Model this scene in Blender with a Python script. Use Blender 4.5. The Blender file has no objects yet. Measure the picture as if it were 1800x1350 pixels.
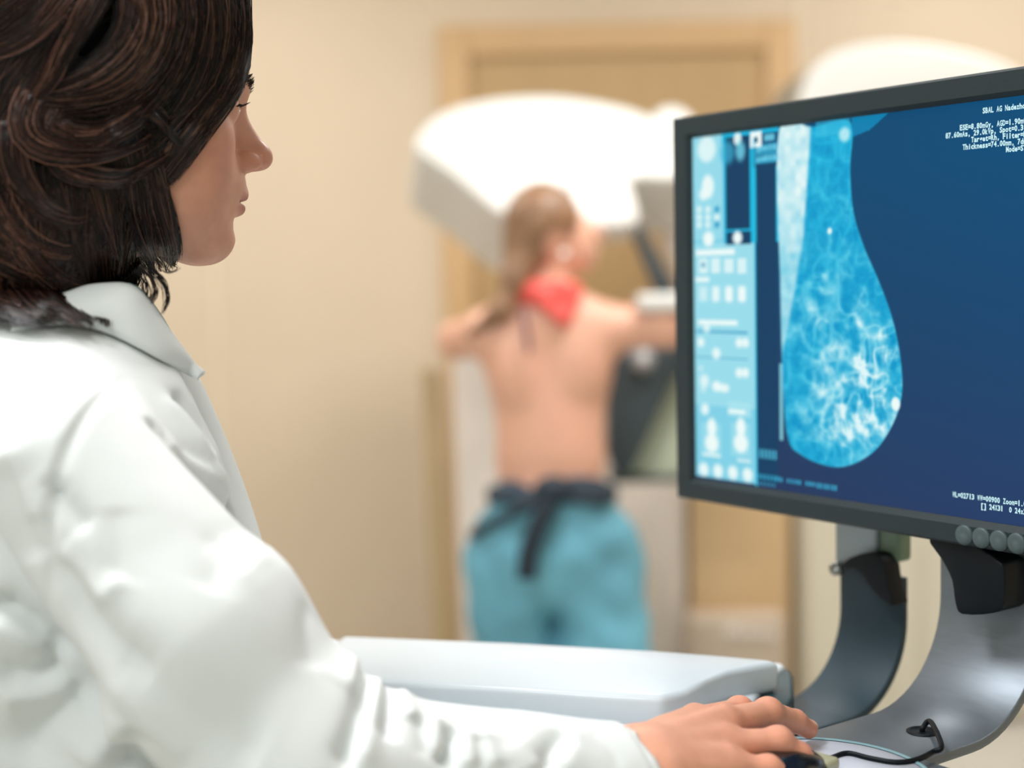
import bpy, math, random
import numpy as np
from mathutils import Vector, Matrix

random.seed(7)
rng = np.random.default_rng(7)
scene = bpy.context.scene
COL = scene.collection

# ------------------------------------------------------------------ camera
FPX = 2500.0
CAM = np.array([0.0, 0.0, 1.35])
_p, _r = math.radians(4.4), math.radians(1.2)
_R0 = np.array([1.0, 0, 0]); _U0 = np.array([0, math.sin(_p), math.cos(_p)])
CF = np.array([0, math.cos(_p), -math.sin(_p)])
CR = math.cos(_r) * _R0 - math.sin(_r) * _U0
CU = math.sin(_r) * _R0 + math.cos(_r) * _U0

cam_data = bpy.data.cameras.new('camera')
cam = bpy.data.objects.new('camera', cam_data)
COL.objects.link(cam)
cam.matrix_world = Matrix((( CR[0], CU[0], -CF[0], CAM[0]),
                           ( CR[1], CU[1], -CF[1], CAM[1]),
                           ( CR[2], CU[2], -CF[2], CAM[2]),
                           (0, 0, 0, 1)))
cam_data.sensor_width = 36.0
cam_data.lens = 50.0
cam_data.clip_start = 0.02
cam_data.dof.use_dof = True
cam_data.dof.focus_distance = 1.07
cam_data.dof.aperture_fstop = 2.3
scene.camera = cam

# ------------------------------------------------------------------ world, exposure, lamps
world = bpy.data.worlds.new('world'); scene.world = world
world.use_nodes = True
world.node_tree.nodes['Background'].inputs['Color'].default_value = (0.80, 0.93, 1.0, 1)
world.node_tree.nodes['Background'].inputs['Strength'].default_value = 0.25
vs = scene.view_settings
vs.view_transform = 'Standard'; vs.look = 'None'; vs.gamma = 1.0; vs.use_curve_mapping = False
vs.exposure = 0.0
try:
    scene.cycles.use_denoising = True
    scene.cycles.max_bounces = 6
    scene.cycles.use_adaptive_sampling = True
    scene.cycles.adaptive_threshold = 0.035
    scene.cycles.sample_clamp_indirect = 4.0
except Exception:
    pass

CEIL = 2.75
# ceiling panels: x, y, watts, colour
LAMPS = [(-0.85, -0.45, 23, (0.965, 0.99, 1.0)),
         (-0.70,  1.00, 31, (0.985, 0.99, 1.0)),
         ( 0.55,  2.75, 29, (1.0, 0.98, 0.955)),
         (-1.15,  3.65, 18, (1.0, 0.955, 0.91)),
         ( 1.75,  1.20,  6, (0.95, 0.985, 1.0)),
         ( 1.65,  3.85, 13, (1.0, 0.97, 0.95))]

# ------------------------------------------------------------------ helpers
def P(px, py, d):
    return CAM + d * (CF + CR * (px - 900.0) / FPX + CU * (675.0 - py) / FPX)

def ray(px, py):
    v = CF + CR * (px - 900.0) / FPX + CU * (675.0 - py) / FPX
    return v / np.linalg.norm(v)

def s2l(c):
    c = np.asarray(c, float)
    if c.max() > 1.001: c = c / 255.0
    return np.where(c <= 0.04045, c / 12.92, ((c + 0.055) / 1.055) ** 2.4)

def unit(v):
    v = np.asarray(v, float); return v / np.linalg.norm(v)

MATS = {}
def mat(name, rgb, rough=0.5, metal=0.0, noise=0.0, nscale=30.0, bump=0.0, bscale=200.0,
        sss=0.0, coat=0.0, emit=None, estr=0.0, vcol=False, spec=0.5, stretch=None):
    if name in MATS: return MATS[name]
    m = bpy.data.materials.new(name); m.use_nodes = True
    nt = m.node_tree; b = nt.nodes['Principled BSDF']
    col = tuple(s2l(rgb)) + (1,)
    b.inputs['Base Color'].default_value = col
    b.inputs['Roughness'].default_value = rough
    b.inputs['Metallic'].default_value = metal
    b.inputs['Specular IOR Level'].default_value = spec
    b.inputs['Coat Weight'].default_value = coat
    if sss:
        b.inputs['Subsurface Weight'].default_value = sss
        b.inputs['Subsurface Radius'].default_value = (1.0, 0.35, 0.2)
        b.inputs['Subsurface Scale'].default_value = 0.006
    tc = nt.nodes.new('ShaderNodeTexCoord')
    src = tc.outputs['Object']
    if stretch:
        mp = nt.nodes.new('ShaderNodeMapping'); mp.inputs['Scale'].default_value = stretch
        nt.links.new(src, mp.inputs['Vector']); src = mp.outputs['Vector']
    base = None
    if vcol:
        at = nt.nodes.new('ShaderNodeAttribute'); at.attribute_name = 'Col'
        base = at.outputs['Color']
        nt.links.new(base, b.inputs['Base Color'])
    if noise:
        n = nt.nodes.new('ShaderNodeTexNoise'); n.inputs['Scale'].default_value = nscale
        n.inputs['Detail'].default_value = 4
        nt.links.new(src, n.inputs['Vector'])
        mr = nt.nodes.new('ShaderNodeMapRange')
        mr.inputs['From Min'].default_value = 0.3; mr.inputs['From Max'].default_value = 0.7
        mr.inputs['To Min'].default_value = 1 - noise; mr.inputs['To Max'].default_value = 1 + noise
        nt.links.new(n.outputs['Fac'], mr.inputs['Value'])
        mx = nt.nodes.new('ShaderNodeMix'); mx.data_type = 'RGBA'; mx.blend_type = 'MULTIPLY'
        mx.inputs['Factor'].default_value = 1.0
        if base is not None: nt.links.new(base, mx.inputs['A'])
        else: mx.inputs['A'].default_value = col
        nt.links.new(mr.outputs['Result'], mx.inputs['B'])
        nt.links.new(mx.outputs['Result'], b.inputs['Base Color'])
    if bump:
        n2 = nt.nodes.new('ShaderNodeTexNoise'); n2.inputs['Scale'].default_value = bscale
        n2.inputs['Detail'].default_value = 3
        nt.links.new(src, n2.inputs['Vector'])
        bp = nt.nodes.new('ShaderNodeBump'); bp.inputs['Strength'].default_value = bump
        bp.inputs['Distance'].default_value = 0.002
        nt.links.new(n2.outputs['Fac'], bp.inputs['Height'])
        nt.links.new(bp.outputs['Normal'], b.inputs['Normal'])
    if emit is not None:
        b.inputs['Emission Color'].default_value = tuple(s2l(emit)) + (1,)
        b.inputs['Emission Strength'].default_value = estr
    MATS[name] = m
    return m

def emissive_vcol(name, strength=1.0, rough=0.35):
    m = bpy.data.materials.new(name); m.use_nodes = True
    nt = m.node_tree; b = nt.nodes['Principled BSDF']
    at = nt.nodes.new('ShaderNodeAttribute'); at.attribute_name = 'Col'
    b.inputs['Base Color'].default_value = (0.004, 0.004, 0.005, 1)
    b.inputs['Roughness'].default_value = rough
    b.inputs['Specular IOR Level'].default_value = 0.06
    nt.links.new(at.outputs['Color'], b.inputs['Emission Color'])
    b.inputs['Emission Strength'].default_value = strength
    return m

def origin(o):
    v = np.zeros(3)
    while o is not None:
        v += np.array(o.location); o = o.parent
    return v

def thing(name, label, cat, loc, group=None):
    o = bpy.data.objects.new(name, None); COL.objects.link(o)
    o.location = tuple(float(x) for x in loc); o.empty_display_size = 0.05
    o['label'] = label; o['category'] = cat
    if group: o['group'] = group
    return o

def tag(o, label=None, cat=None, group=None, kind=None):
    if label: o['label'] = label
    if cat: o['category'] = cat
    if group: o['group'] = group
    if kind: o['kind'] = kind
    return o

def mk(name, verts, faces, m, parent=None, smooth=True, col=None, loc=None):
    """verts in world space -> one mesh object (relative to its parent, or to loc)"""
    verts = np.asarray(verts, dtype=np.float64)
    me = bpy.data.meshes.new(name)
    base = origin(parent) if parent is not None else (np.asarray(loc, float) if loc is not None else np.zeros(3))
    v = (verts - base).astype(np.float32)
    if isinstance(faces, np.ndarray):
        n, k = faces.shape
        me.vertices.add(len(v)); me.vertices.foreach_set('co', v.ravel())
        me.loops.add(n * k); me.loops.foreach_set('vertex_index', faces.astype(np.int32).ravel())
        me.polygons.add(n)
        me.polygons.foreach_set('loop_start', np.arange(0, n * k, k, dtype=np.int32))
        me.polygons.foreach_set('loop_total', np.full(n, k, dtype=np.int32))
        me.update(calc_edges=True)
    else:
        me.from_pydata(v.tolist(), [], faces)
    me.validate()
    me.polygons.foreach_set('use_smooth', np.full(len(me.polygons), bool(smooth)))
    if col is not None:
        a = me.color_attributes.new('Col', 'FLOAT_COLOR', 'POINT')
        c = np.ones((len(v), 4), np.float32); c[:, :3] = col
        a.data.foreach_set('color', c.ravel())
    me.materials.append(m)
    o = bpy.data.objects.new(name, me); COL.objects.link(o)
    if parent is not None: o.parent = parent
    elif loc is not None: o.location = tuple(float(x) for x in loc)
    return o

def bevel(o, w, seg=3, angle=35):
    md = o.modifiers.new('bevel', 'BEVEL'); md.width = w; md.segments = seg
    md.limit_method = 'ANGLE'; md.angle_limit = math.radians(angle)
    md.harden_normals = False
    return o

BOXF = [(0, 3, 2, 1), (4, 5, 6, 7), (0, 1, 5, 4), (1, 2, 6, 5), (2, 3, 7, 6), (3, 0, 4, 7)]
def box_vf(lo, hi):
    x0, y0, z0 = lo; x1, y1, z1 = hi
    return np.array([(x0, y0, z0), (x1, y0, z0), (x1, y1, z0), (x0, y1, z0),
                     (x0, y0, z1), (x1, y0, z1), (x1, y1, z1), (x0, y1, z1)], float), BOXF

def box(name, lo, hi, m, parent=None, bev=0.0, loc=None, smooth=False):
    v, f = box_vf(lo, hi)
    o = mk(name, v, f, m, parent, smooth=smooth or bev > 0, loc=loc)
    if bev: bevel(o, bev)
    return o

def obox_vf(c, ax, half):
    """oriented box: centre, 3 axes (rows), half sizes"""
    ax = np.asarray(ax, float); v, f = box_vf((-1, -1, -1), (1, 1, 1))
    v = v * np.asarray(half)
    v = v @ ax + np.asarray(c)
    if np.linalg.det(ax) < 0: f = [tuple(reversed(q)) for q in f]
    return v, f

def obox(name, c, ax, half, m, parent=None, bev=0.0):
    v, f = obox_vf(c, ax, half)
    o = mk(name, v, f, m, parent, smooth=bev > 0)
    if bev: bevel(o, bev)
    return o

def prism(name, pts, vec, m, parent=None, bev=0.0, seg=3):
    """closed polygon pts (world) extruded by vec"""
    pts = np.asarray(pts, float); n = len(pts); vec = np.asarray(vec, float)
    nrm = np.zeros(3)
    for i in range(n): nrm += np.cross(pts[i], pts[(i + 1) % n])
    if nrm @ vec > 0: pts = pts[::-1]          # front face looks away from the extrusion
    v = np.vstack([pts, pts + vec])
    f = [tuple(range(n)), tuple(range(2 * n - 1, n - 1, -1))]
    for i in range(n):
        j = (i + 1) % n; f.append((j, i, n + i, n + j))
    o = mk(name, v, f, m, parent, smooth=bev > 0)
    if bev: bevel(o, bev, seg)
    return o

def smooth_poly(pts, n=8, closed=True):
    """Catmull-Rom through pts"""
    pts = np.asarray(pts, float); N = len(pts); out = []
    rngi = range(N) if closed else range(N - 1)
    for i in rngi:
        if closed: p0, p1, p2, p3 = (pts[(i + k - 1) % N] for k in range(4))
        else: p0, p1, p2, p3 = pts[max(i - 1, 0)], pts[i], pts[i + 1], pts[min(i + 2, N - 1)]
        for k in range(n):
            t = k / n
            out.append(0.5 * ((2 * p1) + (-p0 + p2) * t + (2 * p0 - 5 * p1 + 4 * p2 - p3) * t * t + (-p0 + 3 * p1 - 3 * p2 + p3) * t ** 3))
    if not closed: out.append(pts[-1])
    return np.array(out)

def tube_vf(path, r, sides=10, cap=True):
    path = np.asarray(path, float); n = len(path)
    r = np.broadcast_to(np.asarray(r, float), (n,))
    T = np.gradient(path, axis=0); T /= np.linalg.norm(T, axis=1)[:, None] + 1e-12
    ref = np.array([0, 0, 1.0]) if abs(T[0][2]) < 0.9 else np.array([1.0, 0, 0])
    N = unit(np.cross(T[0], ref)); v = []
    for i in range(n):
        N = unit(N - T[i] * (N @ T[i])); B = np.cross(T[i], N)
        for k in range(sides):
            a = 2 * math.pi * k / sides
            v.append(path[i] + r[i] * (math.cos(a) * N + math.sin(a) * B))
    f = []
    for i in range(n - 1):
        for k in range(sides):
            k2 = (k + 1) % sides
            f.append((i * sides + k, i * sides + k2, (i + 1) * sides + k2, (i + 1) * sides + k))
    if cap:
        f.append(tuple(range(sides - 1, -1, -1))); f.append(tuple((n - 1) * sides + k for k in range(sides)))
    return np.array(v), f

def tube(name, path, r, m, parent=None, sides=10):
    v, f = tube_vf(path, r, sides); return mk(name, v, f, m, parent)

def join(*vfs):
    V = []; F = []; o = 0
    for v, f in vfs:
        V.append(np.asarray(v)); F += [tuple(int(i) + o for i in q) for q in f]; o += len(v)
    return np.vstack(V), F

def lathe_vf(c, axis, prof, n=32):
    """prof: list of (r, h) along axis"""
    axis = unit(axis); ref = np.array([0, 0, 1.0]) if abs(axis[2]) < 0.9 else np.array([1.0, 0, 0])
    a = unit(np.cross(axis, ref)); b = np.cross(axis, a); v = []; f = []
    for r, h in prof:
        for k in range(n):
            t = 2 * math.pi * k / n
            v.append(np.asarray(c) + axis * h + r * (math.cos(t) * a + math.sin(t) * b))
    for i in range(len(prof) - 1):
        for k in range(n):
            k2 = (k + 1) % n
            f.append((i * n + k, i * n + k2, (i + 1) * n + k2, (i + 1) * n + k))
    f.append(tuple(range(n - 1, -1, -1))); f.append(tuple((len(prof) - 1) * n + k for k in range(n)))
    return np.array(v), f

# ---- signed distance modelling
def ell(p, c, r, rot=None):
    q = p - np.asarray(c, np.float32)
    if rot is not None: q = q @ np.asarray(rot, np.float32).T      # rows of rot = local axes
    r = np.asarray(r, np.float32)
    a = q / r; k0 = np.sqrt((a * a).sum(1)); b = a / r; k1 = np.sqrt((b * b).sum(1)) + 1e-9
    return k0 * (k0 - 1) / k1

def cone(p, a, b, r1, r2):
    a = np.asarray(a, np.float32); b = np.asarray(b, np.float32)
    ba = b - a; pa = p - a
    h = np.clip((pa @ ba) / (ba @ ba), 0, 1)
    return np.sqrt(((pa - h[:, None] * ba) ** 2).sum(1)) - (r1 + (r2 - r1) * h)

def smin(a, b, k):
    h = np.clip(0.5 + 0.5 * (b - a) / k, 0, 1)
    return b + (a - b) * h - k * h * (1 - h)

def smax(a, b, k): return -smin(-a, -b, k)

def chunked(fn, p, n=250000):
    return np.concatenate([fn(p[i:i + n]) for i in range(0, len(p), n)]) if len(p) else np.zeros(0, np.float32)

def grad(fn, p, e=4e-4):
    g = np.zeros_like(p)
    for k in range(3):
        d = np.zeros(3, np.float32); d[k] = e
        g[:, k] = chunked(fn, p + d) - chunked(fn, p - d)
    return g / (2 * e)

def mesh_sdf(fn, lo, hi, h, newton=2):
    lo = np.asarray(lo, np.float32); hi = np.asarray(hi, np.float32); B = 8
    nb = np.ceil((hi - lo) / (B * h)).astype(int)
    g = np.stack(np.meshgrid(*[np.arange(k) for k in nb], indexing='ij'), -1).reshape(-1, 3)
    cen = lo + (g + 0.5) * (B * h)
    dc = chunked(fn, cen.astype(np.float32))
    V = np.repeat(np.repeat(np.repeat(np.where(dc.reshape(nb) < 0, -1.0, 1.0), B, 0), B, 1), B, 2).astype(np.float32)
    V = np.pad(V, ((0, 1),) * 3, mode='edge')
    act = g[np.abs(dc) < B * h * 1.35]
    off = np.stack(np.meshgrid(*[np.arange(B + 1)] * 3, indexing='ij'), -1).reshape(-1, 3)
    idx = (act[:, None, :] * B + off[None]).reshape(-1, 3)
    val = chunked(fn, (lo + idx * h).astype(np.float32))
    V[idx[:, 0], idx[:, 1], idx[:, 2]] = val
    s = V < 0
    nx, ny, nz = V.shape
    c8 = [(i, j, k) for i in (0, 1) for j in (0, 1) for k in (0, 1)]
    sub = lambda A, o: A[o[0]:nx - 1 + o[0], o[1]:ny - 1 + o[1], o[2]:nz - 1 + o[2]]
    cnt = sum(sub(s, o).astype(np.int8) for o in c8)
    mask = (cnt > 0) & (cnt < 8)
    ci = np.argwhere(mask); vid = -np.ones(mask.shape, np.int32); vid[mask] = np.arange(len(ci))
    acc = np.zeros((len(ci), 3), np.float32); num = np.zeros(len(ci), np.float32)
    for a in c8:
        for ax in range(3):
            if a[ax]: continue
            b = list(a); b[ax] = 1
            va = V[ci[:, 0] + a[0], ci[:, 1] + a[1], ci[:, 2] + a[2]]
            vb = V[ci[:, 0] + b[0], ci[:, 1] + b[1], ci[:, 2] + b[2]]
            m_ = (va < 0) != (vb < 0)
            t = np.where(m_, va / np.where(m_, va - vb, 1), 0)
            pt = np.tile(np.array(a, np.float32), (len(ci), 1)); pt[:, ax] += t
            acc += pt * m_[:, None]; num += m_
    v = lo + (ci + acc / num[:, None]) * h
    quads = []
    for ax in range(3):
        u, w = (ax + 1) % 3, (ax + 2) % 3
        A = [slice(None)] * 3; Bq = [slice(None)] * 3
        A[ax] = slice(0, -1); Bq[ax] = slice(1, None)
        ch = s[tuple(A)] != s[tuple(Bq)]
        e = np.argwhere(ch)
        e = e[(e[:, u] > 0) & (e[:, w] > 0) & (e[:, u] < V.shape[u] - 1) & (e[:, w] < V.shape[w] - 1)]
        ins = s[e[:, 0], e[:, 1], e[:, 2]]
        def at(du, dw):
            q = e.copy(); q[:, u] -= du; q[:, w] -= dw; return vid[q[:, 0], q[:, 1], q[:, 2]]
        q = np.stack([at(1, 1), at(0, 1), at(0, 0), at(1, 0)], 1)
        q[~ins] = q[~ins][:, ::-1]
        quads.append(q)
    q = np.vstack(quads); q = q[(q >= 0).all(1)]
    v = v.astype(np.float32)
    for _ in range(newton):
        d = chunked(fn, v); gr = grad(fn, v)
        st = d[:, None] * gr / ((gr * gr).sum(1)[:, None] + 1e-6)
        L = np.linalg.norm(st, axis=1)[:, None]
        v = v - st * np.minimum(1, 0.6 * h / (L + 1e-9))
    a, b, c = v[q[:, 0]], v[q[:, 1]], v[q[:, 2]]; m_ = v.mean(0)
    if ((a - m_) * np.cross(b - m_, c - m_)).sum() < 0: q = q[:, ::-1].copy()
    return v, q

def trace(fn, px, py, start=0.5, steps=60, far=2.5, lip=0.8):
    """first hit of pixel rays with the surface fn (closest approach where they miss)"""
    px = np.asarray(px, float); py = np.asarray(py, float)
    D = CF + np.multiply.outer((px - 900) / FPX, CR) + np.multiply.outer((675 - py) / FPX, CU)
    D = D / np.linalg.norm(D, axis=-1, keepdims=True)
    sh = D.shape; D = D.reshape(-1, 3)
    t = np.full(len(D), start); bt = t.copy(); bd = np.full(len(D), 9.0)
    for _ in range(steps):
        d = chunked(fn, (CAM + D * t[:, None]).astype(np.float32))
        better = np.abs(d) < bd
        bt = np.where(better, t, bt); bd = np.where(better, np.abs(d), bd)
        t = np.minimum(t + np.where(np.abs(d) < 2e-4, 0, np.maximum(np.abs(d), 4e-4) * np.sign(d) * lip), far)
    return (CAM + D * bt[:, None]).reshape(sh)

def vnoise3(p, seed=0):
    """smooth value noise, about -1..1"""
    p = np.asarray(p, np.float64); i = np.floor(p).astype(np.int64); f = p - i; f = f * f * (3 - 2 * f)
    def hsh(a, b, c):
        n = (a * 374761393 + b * 668265263 + c * 2147483647 + seed * 974634777) & 0xffffffff
        n = ((n ^ (n >> 13)) * 1274126177) & 0xffffffff
        return ((n ^ (n >> 16)) & 0xffff) / 32767.5 - 1
    r = 0
    for a in (0, 1):
        for b in (0, 1):
            for c in (0, 1):
                w = (f[..., 0] if a else 1 - f[..., 0]) * (f[..., 1] if b else 1 - f[..., 1]) * (f[..., 2] if c else 1 - f[..., 2])
                r = r + w * hsh(i[..., 0] + a, i[..., 1] + b, i[..., 2] + c)
    return r
# ================================================================== the room
X0, X1, Y0, Y1 = -2.6, 2.9, -1.8, 4.8
m_wall = mat('wall_paint', (223, 205, 181), 0.6, noise=0.02, nscale=3, bump=0.05, bscale=120)
m_wallg = mat('wall_mint_bounce', (214, 228, 223), 0.6, noise=0.02, nscale=3)  # mint tint invented for greenish bounce from the unseen front wall
m_walln = mat('wall_offwhite_paint', (228, 222, 212), 0.6, noise=0.02, nscale=3)
m_ceil = mat('ceiling_paint', (236, 238, 236), 0.7, noise=0.01, nscale=4)
m_floor = mat('floor_vinyl', (204, 201, 192), 0.35, noise=0.05, nscale=14)
m_door = mat('door_laminate', (192, 160, 114), 0.5, noise=0.04, nscale=5, stretch=(8, 8, 0.6))
m_frame = mat('door_frame_paint', (212, 176, 130), 0.5, noise=0.02, nscale=6)

def struct(name, lo, hi, m):
    o = box(name, lo, hi, m); o['kind'] = 'structure'; return o
struct('floor', (X0, Y0, -0.1), (X1, Y1, 0), m_floor)
struct('ceiling', (X0, Y0, CEIL), (X1, Y1, CEIL + 0.1), m_ceil)
wall_back = struct('wall_back', (X0, Y1, 0), (X1, Y1 + 0.12, CEIL), m_wall)
struct('wall_left', (X0 - 0.12, Y0, 0), (X0, Y1 + 0.12, CEIL), m_walln)
struct('wall_right', (X1, Y0, 0), (X1 + 0.12, Y1 + 0.12, CEIL), m_wall)
struct('wall_front', (X0 - 0.12, Y0 - 0.12, 0), (X1 + 0.12, Y0, CEIL), m_wallg)
struct('baseboard_back', (X0, Y1 - 0.015, 0), (X1, Y1, 0.09), m_frame)

# tan door in the back wall: frame with two mouldings, leaf set deeper
def back(px, py):
    """point on the back wall under a pixel"""
    r = ray(px, py); t = (Y1 - CAM[1]) / r[1]; return CAM + r * t
dl, dr, dt = back(776, 300)[0], back(1398, 300)[0], back(1000, 44)[2]
door = bpy.data.objects.new('door_1', None); COL.objects.link(door)
door.location = ((dl + dr) / 2, Y1, 0); door['kind'] = 'structure'
box('frame_jamb', (dl, Y1 - 0.035, 0), (dl + 0.10, Y1, dt), m_frame, door, 0.006)
box('frame_jamb', (dr - 0.10, Y1 - 0.035, 0), (dr, Y1, dt), m_frame, door, 0.006)
box('frame_head', (dl + 0.10, Y1 - 0.035, dt - 0.10), (dr - 0.10, Y1, dt), m_frame, door, 0.006)
box('door_leaf', (dl + 0.10, Y1 - 0.012, 0.005), (dr - 0.10, Y1 - 0.002, dt - 0.10), m_door, door)
m_steel = mat('brushed_steel', (150, 152, 150), 0.3, 1.0)
v, f = tube_vf([(dl + 0.17, Y1 - 0.012, 1.02), (dl + 0.17, Y1 - 0.06, 1.02), (dl + 0.28, Y1 - 0.06, 1.02)], 0.009)
mk('door_handle', v, f, m_steel, door)
m_joint = mat('joint_strip', (238, 224, 198), 0.45)
for k, px in enumerate((1404, 382)):
    x = back(px, 60 if k == 0 else 600)[0]
    o = box('trim_%d' % (k + 1), (x - 0.009, Y1 - 0.008, 0.09), (x + 0.009, Y1, CEIL), m_joint, None, 0.003)
    o['kind'] = 'structure'

# ceiling light panels (above the frame)
m_lampframe = mat('lamp_frame', (225, 226, 226), 0.4)
m_diff = mat('lamp_diffuser', (250, 250, 248), 0.5, emit=(255, 250, 240), estr=2.0)
for (x, y, w, c) in LAMPS:
    t = thing('ceiling_light', 'square white light panel recessed in the ceiling', 'light', (x, y, CEIL), 'ceiling light panels')
    for a, b in (((-0.31, -0.31), (0.31, -0.29)), ((-0.31, 0.29), (0.31, 0.31)), ((-0.31, -0.29), (-0.29, 0.29)), ((0.29, -0.29), (0.31, 0.29))):
        box('frame_rail', (x + a[0], y + a[1], CEIL - 0.02), (x + b[0], y + b[1], CEIL), m_lampframe, t)
    box('diffuser', (x - 0.29, y - 0.29, CEIL - 0.012), (x + 0.29, y + 0.29, CEIL - 0.004), m_diff, t)
    ld = bpy.data.lights.new('panel_light', 'AREA'); ld.shape = 'SQUARE'; ld.size = 0.56; ld.energy = w; ld.color = c
    lo_ = bpy.data.objects.new('panel_light', ld); COL.objects.link(lo_); lo_.parent = t; lo_.location = (0, 0, -0.025)

# ================================================================== X-ray machine
m_white = mat('white_plastic', (228, 227, 223), 0.32, noise=0.01, nscale=5, coat=0.1)
m_cream = mat('cream_plastic', (226, 220, 202), 0.4, noise=0.01, nscale=5)
m_pink = mat('warm_white_plastic', (232, 221, 212), 0.4, noise=0.01, nscale=5)
m_dgrey = mat('dark_grey_plastic', (62, 74, 80), 0.4, noise=0.04, nscale=20)
m_green = mat('pale_green_panel', (206, 214, 190), 0.4)
m_tan = mat('tan_shade', (186, 162, 124), 0.5)
mach = thing('mammography_machine', 'large white X-ray machine with rounded tilted head, behind the woman with bare back', 'medical machine', P(1010, 1200, 3.9) * np.array([1, 1, 0]))

def on_plane(px, py, q, n):
    r = ray(px, py); t = ((q - CAM) @ n) / (r @ n); return CAM + r * t
nh = unit([0.12, -0.86, 0.42])
qh = P(960, 300, 3.60)
head_px = smooth_poly([(733, 262), (741, 228), (775, 197), (830, 178), (900, 168), (980, 167), (1060, 178), (1130, 197), (1185, 232), (1240, 300),
                       (1180, 316), (1108, 318), (1010, 392), (960, 402), (885, 380), (800, 312)], 5)
prism('tube_housing', [on_plane(x, y, qh, nh) for x, y in head_px], -nh * 0.30, m_white, mach, 0.035, 5)
face_px = smooth_poly([(1000, 300), (1050, 260), (1100, 270), (1108, 318), (1124, 372), (1112, 394), (1050, 398), (1008, 388)], 5)
prism('beam_cone', [on_plane(x, y, qh + nh * 0.02, nh) for x, y in face_px], -nh * 0.09, m_white, mach, 0.015, 4)
# upper knob at the right of the head
v, f = lathe_vf(P(1178, 232, 3.75), unit([0.1, -0.9, 0.3]), [(0.0, -0.03), (0.05, -0.03), (0.06, -0.015), (0.06, 0.03), (0.045, 0.05), (0.0, 0.052)], 28)
mk('rotation_knob', v, f, m_white, mach)
# swing arm panel behind, dark rail
prism('swing_arm', [P(x, y, 3.95) for x, y in ((1145, 300), (1330, 300), (1420, 520), (1205, 525), (1168, 430))], [0, 0.12, 0], m_pink, mach, 0.02)
prism('guide_rail', [P(x, y, 3.72) for x, y in ((1108, 400), (1128, 394), (1185, 500), (1190, 530), (1160, 530))], [0, 0.06, 0], m_dgrey, mach, 0.008)
# tall gantry column at the right with rounded top
cx0, cx1 = P(1392, 600, 4.1)[0], P(1800, 600, 4.1)[0]
top = [P(x, y, 4.1) for x, y in smooth_poly([(1392, 190), (1408, 140), (1450, 103), (1520, 86), (1600, 88), (1690, 105), (1760, 130), (1810, 175)], 5, False)]
colpts = [np.array([top[0][0], top[0][1], 0.02])] + top + [np.array([top[-1][0], top[-1][1], 0.02])]
for q in colpts: q[1] = 4.1
prism('gantry_column', colpts, [0, 0.45, 0], m_cream, mach, 0.04, 5)
for a, b in ((1425, 1440), (1570, 1580), (1632, 1640)):
    xa, xb = P(a, 900, 4.06)[0], P(b, 900, 4.06)[0]
    box('column_rib', (xa, 4.085, 0.1), (xb, 4.105, 1.25), m_cream, mach, 0.004)
topcap = [q + np.array([0, -0.06, 0]) for q in top]
topcap = topcap + [q * np.array([1, 1, 0]) + np.array([0, 0, topcap[0][2] - 0.12]) for q in (topcap[-1], topcap[0])]
prism('gantry_cap', topcap, [0, 0.53, 0], m_white, mach, 0.05, 5)
# lower column behind the patient
xa, xb = P(800, 900, 3.95)[0], P(1212, 900, 3.95)[0]
zt = P(900, 585, 3.95)[2]
box('lower_column', (xa, 3.95, 0.02), (xb, 4.3, zt), m_pink, mach, 0.03)
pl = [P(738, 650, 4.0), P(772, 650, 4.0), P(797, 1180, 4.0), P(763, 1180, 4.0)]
prism('shadow_strip', pl, [0, 0.05, 0], m_tan, mach, 0.008)  # tan strip stands in for the column's shadow on the wall
m_addpanel = mat('added_panel_tan', (206, 174, 132), 0.5)
box('added_panel', (P(1216, 900, 3.95)[0], 3.93, 0.02), (P(1390, 900, 3.95)[0], 4.08, P(1216, 800, 3.95)[2]), m_addpanel, mach, 0.01)  # added panel, catches more light than the dark lower door behind
# foot cabinet with a worn, unreadable raised marking
m_taupe = mat('taupe_plastic', (196, 178, 158), 0.45)
ca, cb = P(1215, 1095, 3.85), P(1392, 1095, 3.85)
box('foot_cabinet', (ca[0], 3.85, 0.02), (cb[0], 4.1, ca[2]), m_taupe, mach, 0.02)
m_mark = mat('pale_marking', (236, 226, 216), 0.5)
vf = []
for i, (x, h) in enumerate(((1284, 22), (1297, 26), (1309, 18), (1322, 22), (1335, 16), (1347, 20), (1360, 15), (1371, 14))):
    a, b = P(x - 4, 1136, 3.845), P(x + 4, 1136 - h, 3.845)
    vf.append(box_vf((a[0], 3.842, a[2]), (b[0], 3.851, b[2])))
v, f = join(*vf); mk('marking', v, f, m_mark, mach)
# detector wedge, pale panel and shelf in front of the patient
prism('detector_support', [P(x, y, 3.50) for x, y in ((1070, 640), (1100, 612), (1230, 600), (1230, 620), (1183, 672), (1112, 830), (1085, 848), (1068, 800))], [0, 0.12, 0], m_dgrey, mach, 0.012)
v, f = lathe_vf(P(1130, 634, 3.49), [0, -1, 0], [(0, -0.01), (0.028, -0.01), (0.03, 0.0), (0.024, 0.014), (0, 0.018)], 24)
mk('clamp_knob', v, f, mat('knob_grey', (165, 165, 165), 0.25), mach)
prism('pale_shield', [P(x, y, 3.60) for x, y in ((1100, 838), (1186, 660), (1260, 655), (1260, 838))], [0, 0.06, 0], m_green, mach, 0.006)
prism('shelf_edge', [P(x, y, 3.58) for x, y in ((1075, 838), (1260, 836), (1260, 847), (1075, 850))], [0, 0.15, 0], m_dgrey, mach, 0.004)
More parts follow.
